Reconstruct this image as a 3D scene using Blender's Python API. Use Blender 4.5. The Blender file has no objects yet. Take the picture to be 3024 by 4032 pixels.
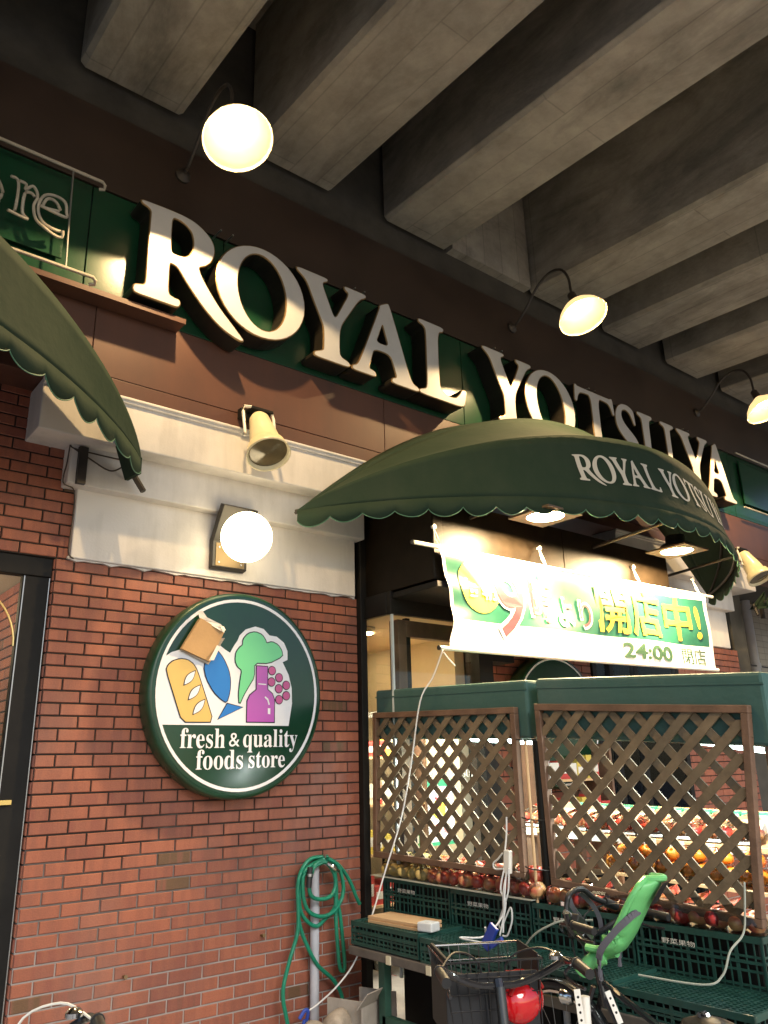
import bpy, bmesh, math, random
from mathutils import Vector, Matrix
random.seed(7)
R = math.radians
S = bpy.context.scene
COL = S.collection
GZ = -0.12                                   # pavement level

# ------------------------------------------------------------------ camera, sky, sun, exposure
yaw, pit, rol = 0.6839, 0.3128, -0.0256
fwd = Vector((math.sin(yaw)*math.cos(pit), math.cos(yaw)*math.cos(pit), math.sin(pit)))
r0 = Vector((math.cos(yaw), -math.sin(yaw), 0)); u0 = r0.cross(fwd)
rt = r0*math.cos(rol) + u0*math.sin(rol); up = -r0*math.sin(rol) + u0*math.cos(rol)
cam = bpy.data.cameras.new('camera'); camo = bpy.data.objects.new('camera', cam); COL.objects.link(camo)
camo.matrix_world = Matrix(((rt.x, up.x, -fwd.x, -1.438), (rt.y, up.y, -fwd.y, -5.042), (rt.z, up.z, -fwd.z, 1.55), (0, 0, 0, 1)))
cam.sensor_fit = 'VERTICAL'; cam.sensor_height = 36; cam.sensor_width = 27; cam.lens = 36*3118.2/4032
cam.clip_start = 0.05; cam.clip_end = 500
S.camera = camo

w = bpy.data.worlds.new('World'); S.world = w; w.use_nodes = True
nt = w.node_tree; bg = nt.nodes['Background']; sky = nt.nodes.new('ShaderNodeTexSky')
sky.sky_type = 'NISHITA'; sky.sun_disc = False
SUN_EL, SUN_AZ = R(33), R(196)               # azimuth clockwise from +Y
sky.sun_elevation = SUN_EL; sky.sun_rotation = SUN_AZ
nt.links.new(sky.outputs[0], bg.inputs[0]); bg.inputs[1].default_value = 0.15
sl = bpy.data.lights.new('sun', 'SUN'); sl.energy = 1.9; sl.angle = R(25); sl.color = (1, .97, .93)
so = bpy.data.objects.new('sun', sl); COL.objects.link(so)
sd = Vector((math.sin(SUN_AZ)*math.cos(SUN_EL), math.cos(SUN_AZ)*math.cos(SUN_EL), math.sin(SUN_EL)))
so.rotation_euler = sd.to_track_quat('Z', 'Y').to_euler(); so.location = (0, -12, 8)
S.view_settings.view_transform = 'Standard'; S.view_settings.look = 'None'
S.view_settings.exposure = 0.42; S.view_settings.gamma = 1
S.cycles.max_bounces = 6; S.cycles.transparent_max_bounces = 12
S.cycles.sample_clamp_indirect = 6; S.cycles.caustics_reflective = False; S.cycles.caustics_refractive = False
S.cycles.use_denoising = True

# ------------------------------------------------------------------ materials
MATS = {}
def mat(name, col, rough=.6, metal=0., var=.0, nscale=6., bump=0., bscale=60., spec=.5, emit=None, estr=0., stretch=(1, 1, 1), coat=0., var2=None):
    if name in MATS: return MATS[name]
    m = bpy.data.materials.new(name); m.use_nodes = True; n = m.node_tree; L = n.links
    p = n.nodes['Principled BSDF']
    p.inputs['Roughness'].default_value = rough; p.inputs['Metallic'].default_value = metal
    p.inputs['Specular IOR Level'].default_value = spec; p.inputs['Coat Weight'].default_value = coat
    p.inputs['Base Color'].default_value = (*col, 1)
    if emit:
        p.inputs['Emission Color'].default_value = (*emit, 1); p.inputs['Emission Strength'].default_value = estr
    if var or bump:
        tc = n.nodes.new('ShaderNodeTexCoord'); mp = n.nodes.new('ShaderNodeMapping'); mp.inputs['Scale'].default_value = stretch
        L.new(tc.outputs['Object'], mp.inputs[0])
    if var:
        a = n.nodes.new('ShaderNodeTexNoise'); a.inputs['Scale'].default_value = nscale; a.inputs['Detail'].default_value = 7; a.inputs['Roughness'].default_value = .62
        L.new(mp.outputs[0], a.inputs['Vector'])
        rp = n.nodes.new('ShaderNodeValToRGB'); e = rp.color_ramp.elements
        c2 = var2 or tuple(min(1, c*(1+var)) for c in col)
        e[0].position = .3; e[0].color = (*[c*(1-var) for c in col], 1); e[1].position = .7; e[1].color = (*c2, 1)
        L.new(a.outputs[0], rp.inputs[0]); L.new(rp.outputs[0], p.inputs['Base Color'])
        mr = n.nodes.new('ShaderNodeMapRange'); mr.inputs[3].default_value = max(.04, rough-.1); mr.inputs[4].default_value = min(1, rough+.1)
        L.new(a.outputs[0], mr.inputs[0]); L.new(mr.outputs[0], p.inputs['Roughness'])
    if bump:
        b = n.nodes.new('ShaderNodeTexNoise'); b.inputs['Scale'].default_value = bscale; b.inputs['Detail'].default_value = 5
        L.new(mp.outputs[0], b.inputs['Vector'])
        bp = n.nodes.new('ShaderNodeBump'); bp.inputs['Strength'].default_value = bump; bp.inputs['Distance'].default_value = .01
        L.new(b.outputs[0], bp.inputs['Height']); L.new(bp.outputs[0], p.inputs['Normal'])
    MATS[name] = m
    return m

def glass_mat(name, tint=(1, 1, 1), refl=.12, rough=.0):
    m = bpy.data.materials.new(name); m.use_nodes = True; n = m.node_tree; n.nodes.clear()
    o = n.nodes.new('ShaderNodeOutputMaterial'); mx = n.nodes.new('ShaderNodeMixShader'); t = n.nodes.new('ShaderNodeBsdfTransparent'); g = n.nodes.new('ShaderNodeBsdfGlossy')
    lw = n.nodes.new('ShaderNodeLayerWeight'); lw.inputs[0].default_value = refl*2
    t.inputs[0].default_value = (*tint, 1); g.inputs['Roughness'].default_value = rough
    n.links.new(lw.outputs['Fresnel'], mx.inputs[0]); n.links.new(t.outputs[0], mx.inputs[1]); n.links.new(g.outputs[0], mx.inputs[2]); n.links.new(mx.outputs[0], o.inputs[0])
    return m

def brick_mat():
    m = bpy.data.materials.new('flashed_brick'); m.use_nodes = True; n = m.node_tree; L = n.links; p = n.nodes['Principled BSDF']
    at = n.nodes.new('ShaderNodeAttribute'); at.attribute_name = 'tone'
    rp = n.nodes.new('ShaderNodeValToRGB'); e = rp.color_ramp.elements
    e[0].position = 0; e[0].color = (.115, .06, .028, 1); e[1].position = 1; e[1].color = (.33, .108, .058, 1)
    for pos, c in ((.12, (.15, .07, .04, 1)), (.28, (.22, .066, .042, 1)), (.5, (.240, .080, .047, 1)), (.75, (.285, .091, .05, 1))):
        k = e.new(pos); k.color = c
    tc = n.nodes.new('ShaderNodeTexCoord')
    mp = n.nodes.new('ShaderNodeMapping'); mp.inputs['Scale'].default_value = (17, 17, 1.6); L.new(tc.outputs['Object'], mp.inputs[0])
    fl = n.nodes.new('ShaderNodeTexNoise'); fl.inputs['Scale'].default_value = 1.0; fl.inputs['Detail'].default_value = 1.5
    ad0 = n.nodes.new('ShaderNodeVectorMath'); ad0.operation = 'ADD'; L.new(mp.outputs[0], ad0.inputs[0])
    sc = n.nodes.new('ShaderNodeVectorMath'); sc.operation = 'SCALE'; sc.inputs['Scale'].default_value = 90; L.new(at.outputs['Color'], sc.inputs[0]); L.new(sc.outputs[0], ad0.inputs[1])
    L.new(ad0.outputs[0], fl.inputs['Vector'])
    ms = n.nodes.new('ShaderNodeMapRange'); ms.inputs[1].default_value = .42; ms.inputs[2].default_value = .58; ms.inputs[3].default_value = -.14; ms.inputs[4].default_value = .12
    L.new(fl.outputs[0], ms.inputs[0])
    ad = n.nodes.new('ShaderNodeMath'); ad.operation = 'ADD'; ad.use_clamp = True
    sx = n.nodes.new('ShaderNodeSeparateXYZ'); L.new(at.outputs['Color'], sx.inputs[0]); L.new(sx.outputs[0], ad.inputs[0]); L.new(ms.outputs[0], ad.inputs[1])
    L.new(ad.outputs[0], rp.inputs[0])
    nz = n.nodes.new('ShaderNodeTexNoise'); nz.inputs['Scale'].default_value = 140; nz.inputs['Detail'].default_value = 4; L.new(tc.outputs['Object'], nz.inputs['Vector'])
    mr = n.nodes.new('ShaderNodeMapRange'); mr.inputs[3].default_value = .72; mr.inputs[4].default_value = 1.2; L.new(nz.outputs[0], mr.inputs[0])
    mx = n.nodes.new('ShaderNodeMix'); mx.data_type = 'RGBA'; mx.blend_type = 'MULTIPLY'; mx.inputs[0].default_value = 1
    L.new(rp.outputs[0], mx.inputs[6]); L.new(mr.outputs[0], mx.inputs[7])
    # grey rain and lime stains
    st = n.nodes.new('ShaderNodeTexNoise'); st.inputs['Scale'].default_value = 1.3; st.inputs['Detail'].default_value = 6; L.new(tc.outputs['Object'], st.inputs['Vector'])
    sr = n.nodes.new('ShaderNodeMapRange'); sr.inputs[1].default_value = .5; sr.inputs[2].default_value = .75; sr.inputs[3].default_value = 0; sr.inputs[4].default_value = .45; L.new(st.outputs[0], sr.inputs[0])
    m2 = n.nodes.new('ShaderNodeMix'); m2.data_type = 'RGBA'; L.new(sr.outputs[0], m2.inputs[0]); L.new(mx.outputs[2], m2.inputs[6]); m2.inputs[7].default_value = (.17, .11, .095, 1)
    L.new(m2.outputs[2], p.inputs['Base Color']); p.inputs['Roughness'].default_value = .62
    bp = n.nodes.new('ShaderNodeBump'); bp.inputs['Strength'].default_value = .35; bp.inputs['Distance'].default_value = .004
    L.new(nz.outputs[0], bp.inputs['Height']); L.new(bp.outputs[0], p.inputs['Normal'])
    return m

def mortar_mat():
    m = bpy.data.materials.new('mortar'); m.use_nodes = True; n = m.node_tree; L = n.links; p = n.nodes['Principled BSDF']
    tc = n.nodes.new('ShaderNodeTexCoord'); sx = n.nodes.new('ShaderNodeSeparateXYZ'); L.new(tc.outputs['Object'], sx.inputs[0])
    nz = n.nodes.new('ShaderNodeTexNoise'); nz.inputs['Scale'].default_value = 2.2; nz.inputs['Detail'].default_value = 5; L.new(tc.outputs['Object'], nz.inputs['Vector'])
    mr = n.nodes.new('ShaderNodeMapRange'); mr.inputs[1].default_value = 1.5; mr.inputs[2].default_value = .4; mr.inputs[3].default_value = -.25; mr.inputs[4].default_value = .55; L.new(sx.outputs[2], mr.inputs[0])
    ad = n.nodes.new('ShaderNodeMath'); ad.operation = 'ADD'; L.new(nz.outputs[0], ad.inputs[0]); L.new(mr.outputs[0], ad.inputs[1])
    rp = n.nodes.new('ShaderNodeValToRGB'); e = rp.color_ramp.elements
    e[0].position = .42; e[0].color = (.028, .021, .017, 1); e[1].position = 1.02; e[1].color = (.36, .32, .29, 1)      # lime washed out low on the wall, sooty above
    L.new(ad.outputs[0], rp.inputs[0]); L.new(rp.outputs[0], p.inputs['Base Color']); p.inputs['Roughness'].default_value = .95
    return m

def streak_mat(name, col, dark, rough=.8, sc=(5, 5, .5), amt=(.5, .72), bump=.1, spec=.3, bscale=70):
    """painted or cast surface with vertical dirt runs and soft blotches"""
    m = bpy.data.materials.new(name); m.use_nodes = True; n = m.node_tree; L = n.links; p = n.nodes['Principled BSDF']
    tc = n.nodes.new('ShaderNodeTexCoord'); mp = n.nodes.new('ShaderNodeMapping'); mp.inputs['Scale'].default_value = sc; L.new(tc.outputs['Object'], mp.inputs[0])
    a = n.nodes.new('ShaderNodeTexNoise'); a.inputs['Scale'].default_value = 1.6; a.inputs['Detail'].default_value = 8; a.inputs['Roughness'].default_value = .65; L.new(mp.outputs[0], a.inputs['Vector'])
    b = n.nodes.new('ShaderNodeTexNoise'); b.inputs['Scale'].default_value = 2.5; b.inputs['Detail'].default_value = 9; b.inputs['Roughness'].default_value = .6; L.new(tc.outputs['Object'], b.inputs['Vector'])
    mu = n.nodes.new('ShaderNodeMath'); mu.operation = 'ADD'; L.new(a.outputs[0], mu.inputs[0]); L.new(b.outputs[0], mu.inputs[1])
    hf = n.nodes.new('ShaderNodeMath'); hf.operation = 'MULTIPLY'; hf.inputs[1].default_value = .5; L.new(mu.outputs[0], hf.inputs[0])
    rp = n.nodes.new('ShaderNodeValToRGB'); e = rp.color_ramp.elements
    e[0].position = amt[0]; e[0].color = (*col, 1); e[1].position = amt[1]; e[1].color = (*dark, 1)
    L.new(hf.outputs[0], rp.inputs[0]); L.new(rp.outputs[0], p.inputs['Base Color']); p.inputs['Roughness'].default_value = rough
    p.inputs['Specular IOR Level'].default_value = spec
    c = n.nodes.new('ShaderNodeTexNoise'); c.inputs['Scale'].default_value = bscale; c.inputs['Detail'].default_value = 4; L.new(tc.outputs['Object'], c.inputs['Vector'])
    bp = n.nodes.new('ShaderNodeBump'); bp.inputs['Strength'].default_value = bump; bp.inputs['Distance'].default_value = .01*max(1, 40/bscale)
    L.new(c.outputs[0], bp.inputs['Height']); L.new(bp.outputs[0], p.inputs['Normal'])
    return m

def concrete_mat():
    """board-marked concrete: long boards along Y, stained joints"""
    m = bpy.data.materials.new('board_marked_concrete'); m.use_nodes = True; n = m.node_tree; L = n.links; p = n.nodes['Principled BSDF']
    tc = n.nodes.new('ShaderNodeTexCoord'); mp = n.nodes.new('ShaderNodeMapping'); mp.inputs['Rotation'].default_value = (0, 0, R(90)); mp.inputs['Scale'].default_value = (1, 1, 1); L.new(tc.outputs['Object'], mp.inputs[0])
    bt = n.nodes.new('ShaderNodeTexBrick'); bt.inputs['Scale'].default_value = 1; bt.inputs['Brick Width'].default_value = 3.6; bt.inputs['Row Height'].default_value = .26
    bt.inputs['Mortar Size'].default_value = .010; bt.inputs['Mortar Smooth'].default_value = 1.; bt.inputs['Bias'].default_value = 0
    bt.inputs['Color1'].default_value = (.365, .335, .28, 1); bt.inputs['Color2'].default_value = (.33, .30, .25, 1); bt.inputs['Mortar'].default_value = (.25, .23, .195, 1)
    L.new(mp.outputs[0], bt.inputs['Vector'])
    a = n.nodes.new('ShaderNodeTexNoise'); a.inputs['Scale'].default_value = 2.6; a.inputs['Detail'].default_value = 9; a.inputs['Roughness'].default_value = .68; L.new(tc.outputs['Object'], a.inputs['Vector'])
    mr = n.nodes.new('ShaderNodeMapRange'); mr.inputs[1].default_value = .3; mr.inputs[2].default_value = .7; mr.inputs[3].default_value = .72; mr.inputs[4].default_value = 1.22; L.new(a.outputs[0], mr.inputs[0])
    mx = n.nodes.new('ShaderNodeMix'); mx.data_type = 'RGBA'; mx.blend_type = 'MULTIPLY'; mx.inputs[0].default_value = 1; L.new(bt.outputs[0], mx.inputs[6]); L.new(mr.outputs[0], mx.inputs[7])
    mp2 = n.nodes.new('ShaderNodeMapping'); mp2.inputs['Scale'].default_value = (.9, .35, 1.2); L.new(tc.outputs['Object'], mp2.inputs[0])
    s2 = n.nodes.new('ShaderNodeTexNoise'); s2.inputs['Scale'].default_value = 1.5; s2.inputs['Detail'].default_value = 10; s2.inputs['Roughness'].default_value = .7; s2.inputs['Distortion'].default_value = .6; L.new(mp2.outputs[0], s2.inputs['Vector'])
    r2 = n.nodes.new('ShaderNodeMapRange'); r2.inputs[1].default_value = .46; r2.inputs[2].default_value = .66; r2.inputs[3].default_value = 1; r2.inputs[4].default_value = .52; L.new(s2.outputs[0], r2.inputs[0])
    m3 = n.nodes.new('ShaderNodeMix'); m3.data_type = 'RGBA'; m3.blend_type = 'MULTIPLY'; m3.inputs[0].default_value = 1; L.new(mx.outputs[2], m3.inputs[6]); L.new(r2.outputs[0], m3.inputs[7])
    L.new(m3.outputs[2], p.inputs['Base Color']); p.inputs['Roughness'].default_value = .9
    c = n.nodes.new('ShaderNodeTexNoise'); c.inputs['Scale'].default_value = 28; c.inputs['Detail'].default_value = 6; L.new(tc.outputs['Object'], c.inputs['Vector'])
    bp = n.nodes.new('ShaderNodeBump'); bp.inputs['Strength'].default_value = .25; bp.inputs['Distance'].default_value = .02; L.new(c.outputs[0], bp.inputs['Height']); L.new(bp.outputs[0], p.inputs['Normal'])
    return m

def tile_mat():
    m = bpy.data.materials.new('cream_tile'); m.use_nodes = True; n = m.node_tree; L = n.links; p = n.nodes['Principled BSDF']
    tc = n.nodes.new('ShaderNodeTexCoord'); mp = n.nodes.new('ShaderNodeMapping'); mp.inputs['Rotation'].default_value = (R(90), 0, 0); L.new(tc.outputs['Object'], mp.inputs[0])
    bt = n.nodes.new('ShaderNodeTexBrick'); bt.offset = 0; bt.inputs['Scale'].default_value = 1; bt.inputs['Brick Width'].default_value = .20; bt.inputs['Row Height'].default_value = .10; bt.inputs['Mortar Size'].default_value = .004
    bt.inputs['Color1'].default_value = (.42, .36, .28, 1); bt.inputs['Color2'].default_value = (.36, .31, .24, 1); bt.inputs['Mortar'].default_value = (.16, .14, .12, 1)
    L.new(mp.outputs[0], bt.inputs['Vector']); L.new(bt.outputs[0], p.inputs['Base Color']); p.inputs['Roughness'].default_value = .4
    return m

M_BRICK, M_MORTAR, M_CONC, M_TILE = brick_mat(), mortar_mat(), concrete_mat(), tile_mat()
M_WHITE = streak_mat('white_painted_render', (.63, .60, .575), (.40, .38, .36), .8, (4, 4, .6), (.48, .80))
M_BROWN = streak_mat('brown_painted_panel', (.105, .045, .03), (.07, .034, .026), .45, (3, 3, .6), (.4, .7), .03, .4)
M_GREENP = streak_mat('green_sign_panel', (.006, .048, .022), (.010, .036, .020), .24, (3, 3, .4), (.4, .7), .03, .5)
M_AWN = streak_mat('green_awning_canvas', (.019, .036, .023), (.028, .044, .029), .85, (3, 3, 1), (.42, .7), .14, .15, 14)
M_HDR = streak_mat('green_vinyl_cover', (.045, .105, .092), (.07, .125, .112), .55, (3, 3, 1), (.42, .7), .14, .3, 7)
M_BLACK = mat('black_frame_paint', (.010, .009, .008), .55, var=.3, spec=.2)
M_GLOSSB = mat('glossy_dark_panel', (.011, .0075, .0045), .40, var=.3, nscale=9, bump=.02, bscale=220, spec=.10)
M_DARKB = mat('dark_brown_metal', (.009, .007, .005), .45, var=.3)
M_IRON = mat('dark_iron', (.03, .024, .02), .5, var=.3)
M_LETW = mat('white_acrylic_face', (.45, .45, .465), .35, var=.06, nscale=4)
M_TRIM = mat('bronze_trim', (.20, .13, .06), .35, .6)
M_CREAM = mat('cream_enamel', (.62, .55, .36), .35, var=.08)
M_WMET = mat('white_enamel', (.75, .72, .64), .4)
M_CHROME = mat('chrome', (.7, .7, .7), .15, 1.)
M_STEEL = mat('dull_steel', (.4, .4, .4), .35, .9)
M_WARM = mat('lit_bulb', (1, .9, .7), .5, emit=(1, .76, .42), estr=55)
M_OPAL = mat('glowing_opal_shade', (.6, .5, .35), .3, emit=(1, .66, .28), estr=1.0)
M_SHIN = mat('shade_lining', (.42, .38, .30), .5)
M_GLOBE = mat('lit_opal_glass', (1, .95, .85), .3, emit=(1, .82, .50), estr=6)
M_WOOD = mat('weathered_lattice_wood', (.155, .115, .072), .75, var=.35, nscale=5, bump=.3, bscale=40, stretch=(1, 1, 1))
_n = M_WOOD.node_tree; _a = _n.nodes.new('ShaderNodeAttribute'); _a.attribute_name = 'tone'; _r = _n.nodes.new('ShaderNodeValToRGB'); _e = _r.color_ramp.elements
_e[0].position = 0; _e[0].color = (.75, .78, .8, 1); _e[1].position = 1; _e[1].color = (1.15, .70, .55, 1); _k = _e.new(.78); _k.color = (1.12, 1.08, 1, 1)
_m = _n.nodes.new('ShaderNodeMix'); _m.data_type = 'RGBA'; _m.blend_type = 'MULTIPLY'; _m.inputs[0].default_value = 1
_p = _n.nodes['Principled BSDF']; _f = _p.inputs['Base Color'].links[0].from_socket
_n.links.new(_a.outputs['Fac'], _r.inputs[0]); _n.links.new(_f, _m.inputs[6]); _n.links.new(_r.outputs[0], _m.inputs[7]); _n.links.new(_m.outputs[2], _p.inputs['Base Color'])
M_WOODR = mat('reddish_timber', (.145, .082, .05), .6, var=.4, nscale=5, bump=.2)
M_PINE = mat('pale_board', (.58, .37, .19), .6, var=.15, nscale=3, stretch=(1, .2, 1))
M_CRATE = mat('dark_green_plastic', (.012, .054, .042), .45, var=.3, nscale=14)
M_HOSE = mat('green_hose_vinyl', (.010, .185, .105), .38, var=.2)
M_PVC = mat('grey_pvc', (.42, .42, .45), .45, var=.1)
M_CORD = mat('white_cord', (.72, .71, .68), .6)
M_RUB = mat('black_rubber', (.012, .012, .013), .5, var=.2)
M_CARD = mat('cardboard', (.44, .27, .125), .85, var=.14, nscale=3, bump=.1)
M_CARDG = mat('grey_cardboard', (.33, .29, .24), .9, var=.2, bump=.3, bscale=30)
M_PAPER = mat('white_paper', (.7, .66, .6), .9, var=.1)
M_GRASSG = glass_mat('shop_glass', (.93, .96, .95), .10)
M_FILM = glass_mat('clear_bag_film', (.97, .97, .97), .16, .08)
M_NEON = mat('unlit_neon_tube', (.42, .38, .32), .25, var=.2)

# ------------------------------------------------------------------ mesh building
class MB:
    def __init__(s): s.v = []; s.f = []; s.m = []; s.tone = None
    def face(s, idx, mi=0): s.f.append(idx); s.m.append(mi)
    def hexa(s, p, mi=0):
        """p: 8 points, bottom ring 0-3 then top ring 4-7"""
        b = len(s.v); s.v += [tuple(q) for q in p]
        for q in ((3, 2, 1, 0), (4, 5, 6, 7), (0, 1, 5, 4), (1, 2, 6, 5), (2, 3, 7, 6), (3, 0, 4, 7)): s.face([b+i for i in q], mi)
    def box(s, x0, x1, y0, y1, z0, z1, mi=0):
        s.hexa([(x0, y0, z0), (x1, y0, z0), (x1, y1, z0), (x0, y1, z0), (x0, y0, z1), (x1, y0, z1), (x1, y1, z1), (x0, y1, z1)], mi)
    def obox(s, c, half, M, mi=0):
        c = Vector(c); P = []
        for z in (-1, 1):
            for x, y in ((-1, -1), (1, -1), (1, 1), (-1, 1)): P.append(c + M @ Vector((x*half[0], y*half[1], z*half[2])))
        s.hexa(P, mi)
    def ring(s, c, t, r, n, ref):
        t = t.normalized(); a = t.cross(ref)
        if a.length < 1e-4: a = t.cross(Vector((1, 0, 0)))
        a.normalize(); b = t.cross(a); i0 = len(s.v)
        for k in range(n):
            q = 2*math.pi*k/n; s.v.append(tuple(c + a*(r*math.cos(q)) + b*(r*math.sin(q))))
        return i0
    def tube(s, pts, r, n=8, mi=0, ref=Vector((.3, .2, .93)), cap=True):
        pts = [Vector(p) for p in pts]; rs = r if isinstance(r, (list, tuple)) else [r]*len(pts); rg = []
        for i, p in enumerate(pts):
            t = pts[min(i+1, len(pts)-1)] - pts[max(i-1, 0)]
            rg.append(s.ring(p, t, rs[i], n, ref))
        for a, b in zip(rg, rg[1:]):
            for k in range(n): s.face([a+k, a+(k+1) % n, b+(k+1) % n, b+k], mi)
        if cap: s.face([rg[0]+k for k in range(n)][::-1], mi); s.face([rg[-1]+k for k in range(n)], mi)
    def lathe(s, c, axis, prof, n=24, mi=0, cap0=False, cap1=False):
        """prof: (distance along axis, radius)"""
        c = Vector(c); ax = Vector(axis).normalized(); ref = Vector((0, 0, 1)) if abs(ax.z) < .9 else Vector((0, 1, 0)); rg = []
        for d, r in prof: rg.append(s.ring(c + ax*d, ax, max(r, 1e-4), n, ref))
        for a, b in zip(rg, rg[1:]):
            for k in range(n): s.face([a+k, a+(k+1) % n, b+(k+1) % n, b+k], mi)
        if cap0: s.face([rg[0]+k for k in range(n)][::-1], mi)
        if cap1: s.face([rg[-1]+k for k in range(n)], mi)
    def prism(s, poly, y0, y1, mi=0, side=None, plane='xz'):
        """polygon in XZ (or YZ/XY) extruded; convex or simple outline"""
        g = {'xz': lambda a, b, d: (a, d, b), 'yz': lambda a, b, d: (d, a, b), 'xy': lambda a, b, d: (a, b, d)}[plane]
        b = len(s.v); n = len(poly)
        s.v += [g(a, c, y0) for a, c in poly] + [g(a, c, y1) for a, c in poly]
        s.face([b+i for i in range(n)], mi); s.face([b+n+i for i in range(n)][::-1], mi)
        for i in range(n): j = (i+1) % n; s.face([b+i, b+j, b+n+j, b+n+i], mi if side is None else side)
    def sphere(s, c, r, nu=14, nv=9, mi=0, sq=(1, 1, 1)):
        c = Vector(c); b = len(s.v)
        for j in range(nv+1):
            ph = math.pi*j/nv
            for i in range(nu):
                th = 2*math.pi*i/nu; s.v.append((c.x+r*sq[0]*math.sin(ph)*math.cos(th), c.y+r*sq[1]*math.sin(ph)*math.sin(th), c.z+r*sq[2]*math.cos(ph)))
        for j in range(nv):
            for i in range(nu): s.face([b+j*nu+i, b+j*nu+(i+1) % nu, b+(j+1)*nu+(i+1) % nu, b+(j+1)*nu+i], mi)
    def grid(s, fn, nu, nv, mi=0, mfn=None):
        b = len(s.v)
        for j in range(nv+1):
            for i in range(nu+1): s.v.append(tuple(fn(i/nu, j/nv)))
        for j in range(nv):
            for i in range(nu):
                k = b+j*(nu+1)+i; s.face([k, k+1, k+nu+2, k+nu+1], mfn(i, j) if mfn else mi)
    def add_mesh(s, vf, fn, mi=0):
        b = len(s.v); s.v += [tuple(fn(*p)) for p in vf[0]]
        for f in vf[1]: s.face([b+i for i in f], mi)
    def build(s, name, mats, parent=None, smooth=False, bevel=0, solid=0, fix=True, origin=None):
        me = bpy.data.meshes.new(name)
        o0 = Vector(origin) if origin is not None else Vector((0, 0, 0))
        q = parent
        while q is not None and origin is None: o0 = o0 + q.location; q = q.parent
        me.from_pydata([tuple(Vector(p)-o0) for p in s.v], [], s.f)
        ms = mats if isinstance(mats, (list, tuple)) else [mats]
        for m in ms: me.materials.append(m)
        me.polygons.foreach_set('material_index', s.m)
        if fix:
            bm = bmesh.new(); bm.from_mesh(me); bmesh.ops.recalc_face_normals(bm, faces=bm.faces); bm.to_mesh(me); bm.free()
        if smooth:
            me.polygons.foreach_set('use_smooth', [True]*len(me.polygons))
        if s.tone is not None:
            ca = me.attributes.new('tone', 'FLOAT_COLOR', 'FACE')
            t = s.tone + [0.5]*(len(s.f)-len(s.tone))
            ca.data.foreach_set('color', [c for x in t for c in (x, (x*7.13) % 1, (x*3.7) % 1, 1)])
        me.update()
        o = bpy.data.objects.new(name, me); COL.objects.link(o)
        if parent is not None: o.parent = parent
        elif origin is not None: o.location = o0
        if smooth and fix:
            try:
                md = o.modifiers.new('edges', 'EDGE_SPLIT'); md.split_angle = R(40)
            except Exception: pass
        if solid:
            md = o.modifiers.new('thickness', 'SOLIDIFY'); md.thickness = solid; md.offset = 0
        if bevel:
            md = o.modifiers.new('rounding', 'BEVEL'); md.width = bevel; md.segments = 2; md.limit_method = 'ANGLE'
        return o

def tag(o, label, cat, group=None):
    o['label'] = label; o['category'] = cat
    if group: o['group'] = group
    return o
def thing(name, loc, label, cat, group=None, rz=0):
    o = bpy.data.objects.new(name, None); COL.objects.link(o); o.location = loc; o.rotation_euler = (0, 0, rz); o.empty_display_size = .1
    return tag(o, label, cat, group)
def struct(o): o['kind'] = 'structure'; return o
def copy_tree(o, parent=None):
    c = o.copy(); COL.objects.link(c); c.parent = parent
    for ch in list(o.children): copy_tree(ch, c)
    return c
def plight(name, loc, energy, col, rad, parent=None, spot=None, direction=None):
    l = bpy.data.lights.new(name, 'SPOT' if spot else 'POINT'); l.energy = energy; l.color = col; l.shadow_soft_size = rad
    if spot: l.spot_size = spot; l.spot_blend = .08
    o = bpy.data.objects.new(name, l); COL.objects.link(o)
    if parent: o.parent = parent; o.location = Vector(loc)-parent.location
    else: o.location = loc
    if direction: o.rotation_euler = Vector(direction).to_track_quat('-Z', 'Y').to_euler()
    return o

def spline(pts, n=6):
    """Catmull-Rom through 3-D points"""
    P = [Vector(p) for p in pts]; out = []
    for i in range(len(P)-1):
        a, b, c, d = P[max(i-1, 0)], P[i], P[i+1], P[min(i+2, len(P)-1)]
        for k in range(n):
            t = k/n; out.append(.5*((2*b)+(c-a)*t+(2*a-5*b+4*c-d)*t*t+(3*b-a-3*c+d)*t**3))
    out.append(P[-1]); return out
def chaikin(P, it=2, q=.25):
    for _ in range(it):
        o = []
        for i in range(len(P)):
            a, b = P[i], P[(i+1) % len(P)]
            o += [(a[0]+(b[0]-a[0])*q, a[1]+(b[1]-a[1])*q), (a[0]+(b[0]-a[0])*(1-q), a[1]+(b[1]-a[1])*(1-q))]
        P = o
    return P
DG = bpy.context.evaluated_depsgraph_get
def curve_mesh(loops, extrude=0, bevel=0):
    cu = bpy.data.curves.new('outline', 'CURVE'); cu.dimensions = '2D'; cu.fill_mode = 'BOTH'; cu.extrude = extrude; cu.bevel_depth = bevel; cu.bevel_resolution = 1
    for lp in loops:
        sp = cu.splines.new('POLY'); sp.points.add(len(lp)-1); sp.use_cyclic_u = True
        for p, q in zip(sp.points, lp): p.co = (q[0], q[1], 0, 1)
    o = bpy.data.objects.new('outline', cu); COL.objects.link(o); bpy.context.view_layer.update()
    me = bpy.data.meshes.new_from_object(o.evaluated_get(DG()))
    vf = ([tuple(v.co) for v in me.vertices], [list(p.vertices) for p in me.polygons])
    bpy.data.objects.remove(o); bpy.data.curves.remove(cu); bpy.data.meshes.remove(me)
    return vf
def serif(t):
    """bold serif letters of the mathematical block of the built-in font"""
    return ''.join(chr(0x1D400+ord(c)-65) if 'A' <= c <= 'Z' else chr(0x1D41A+ord(c)-97) if 'a' <= c <= 'z' else c for c in t)
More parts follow.
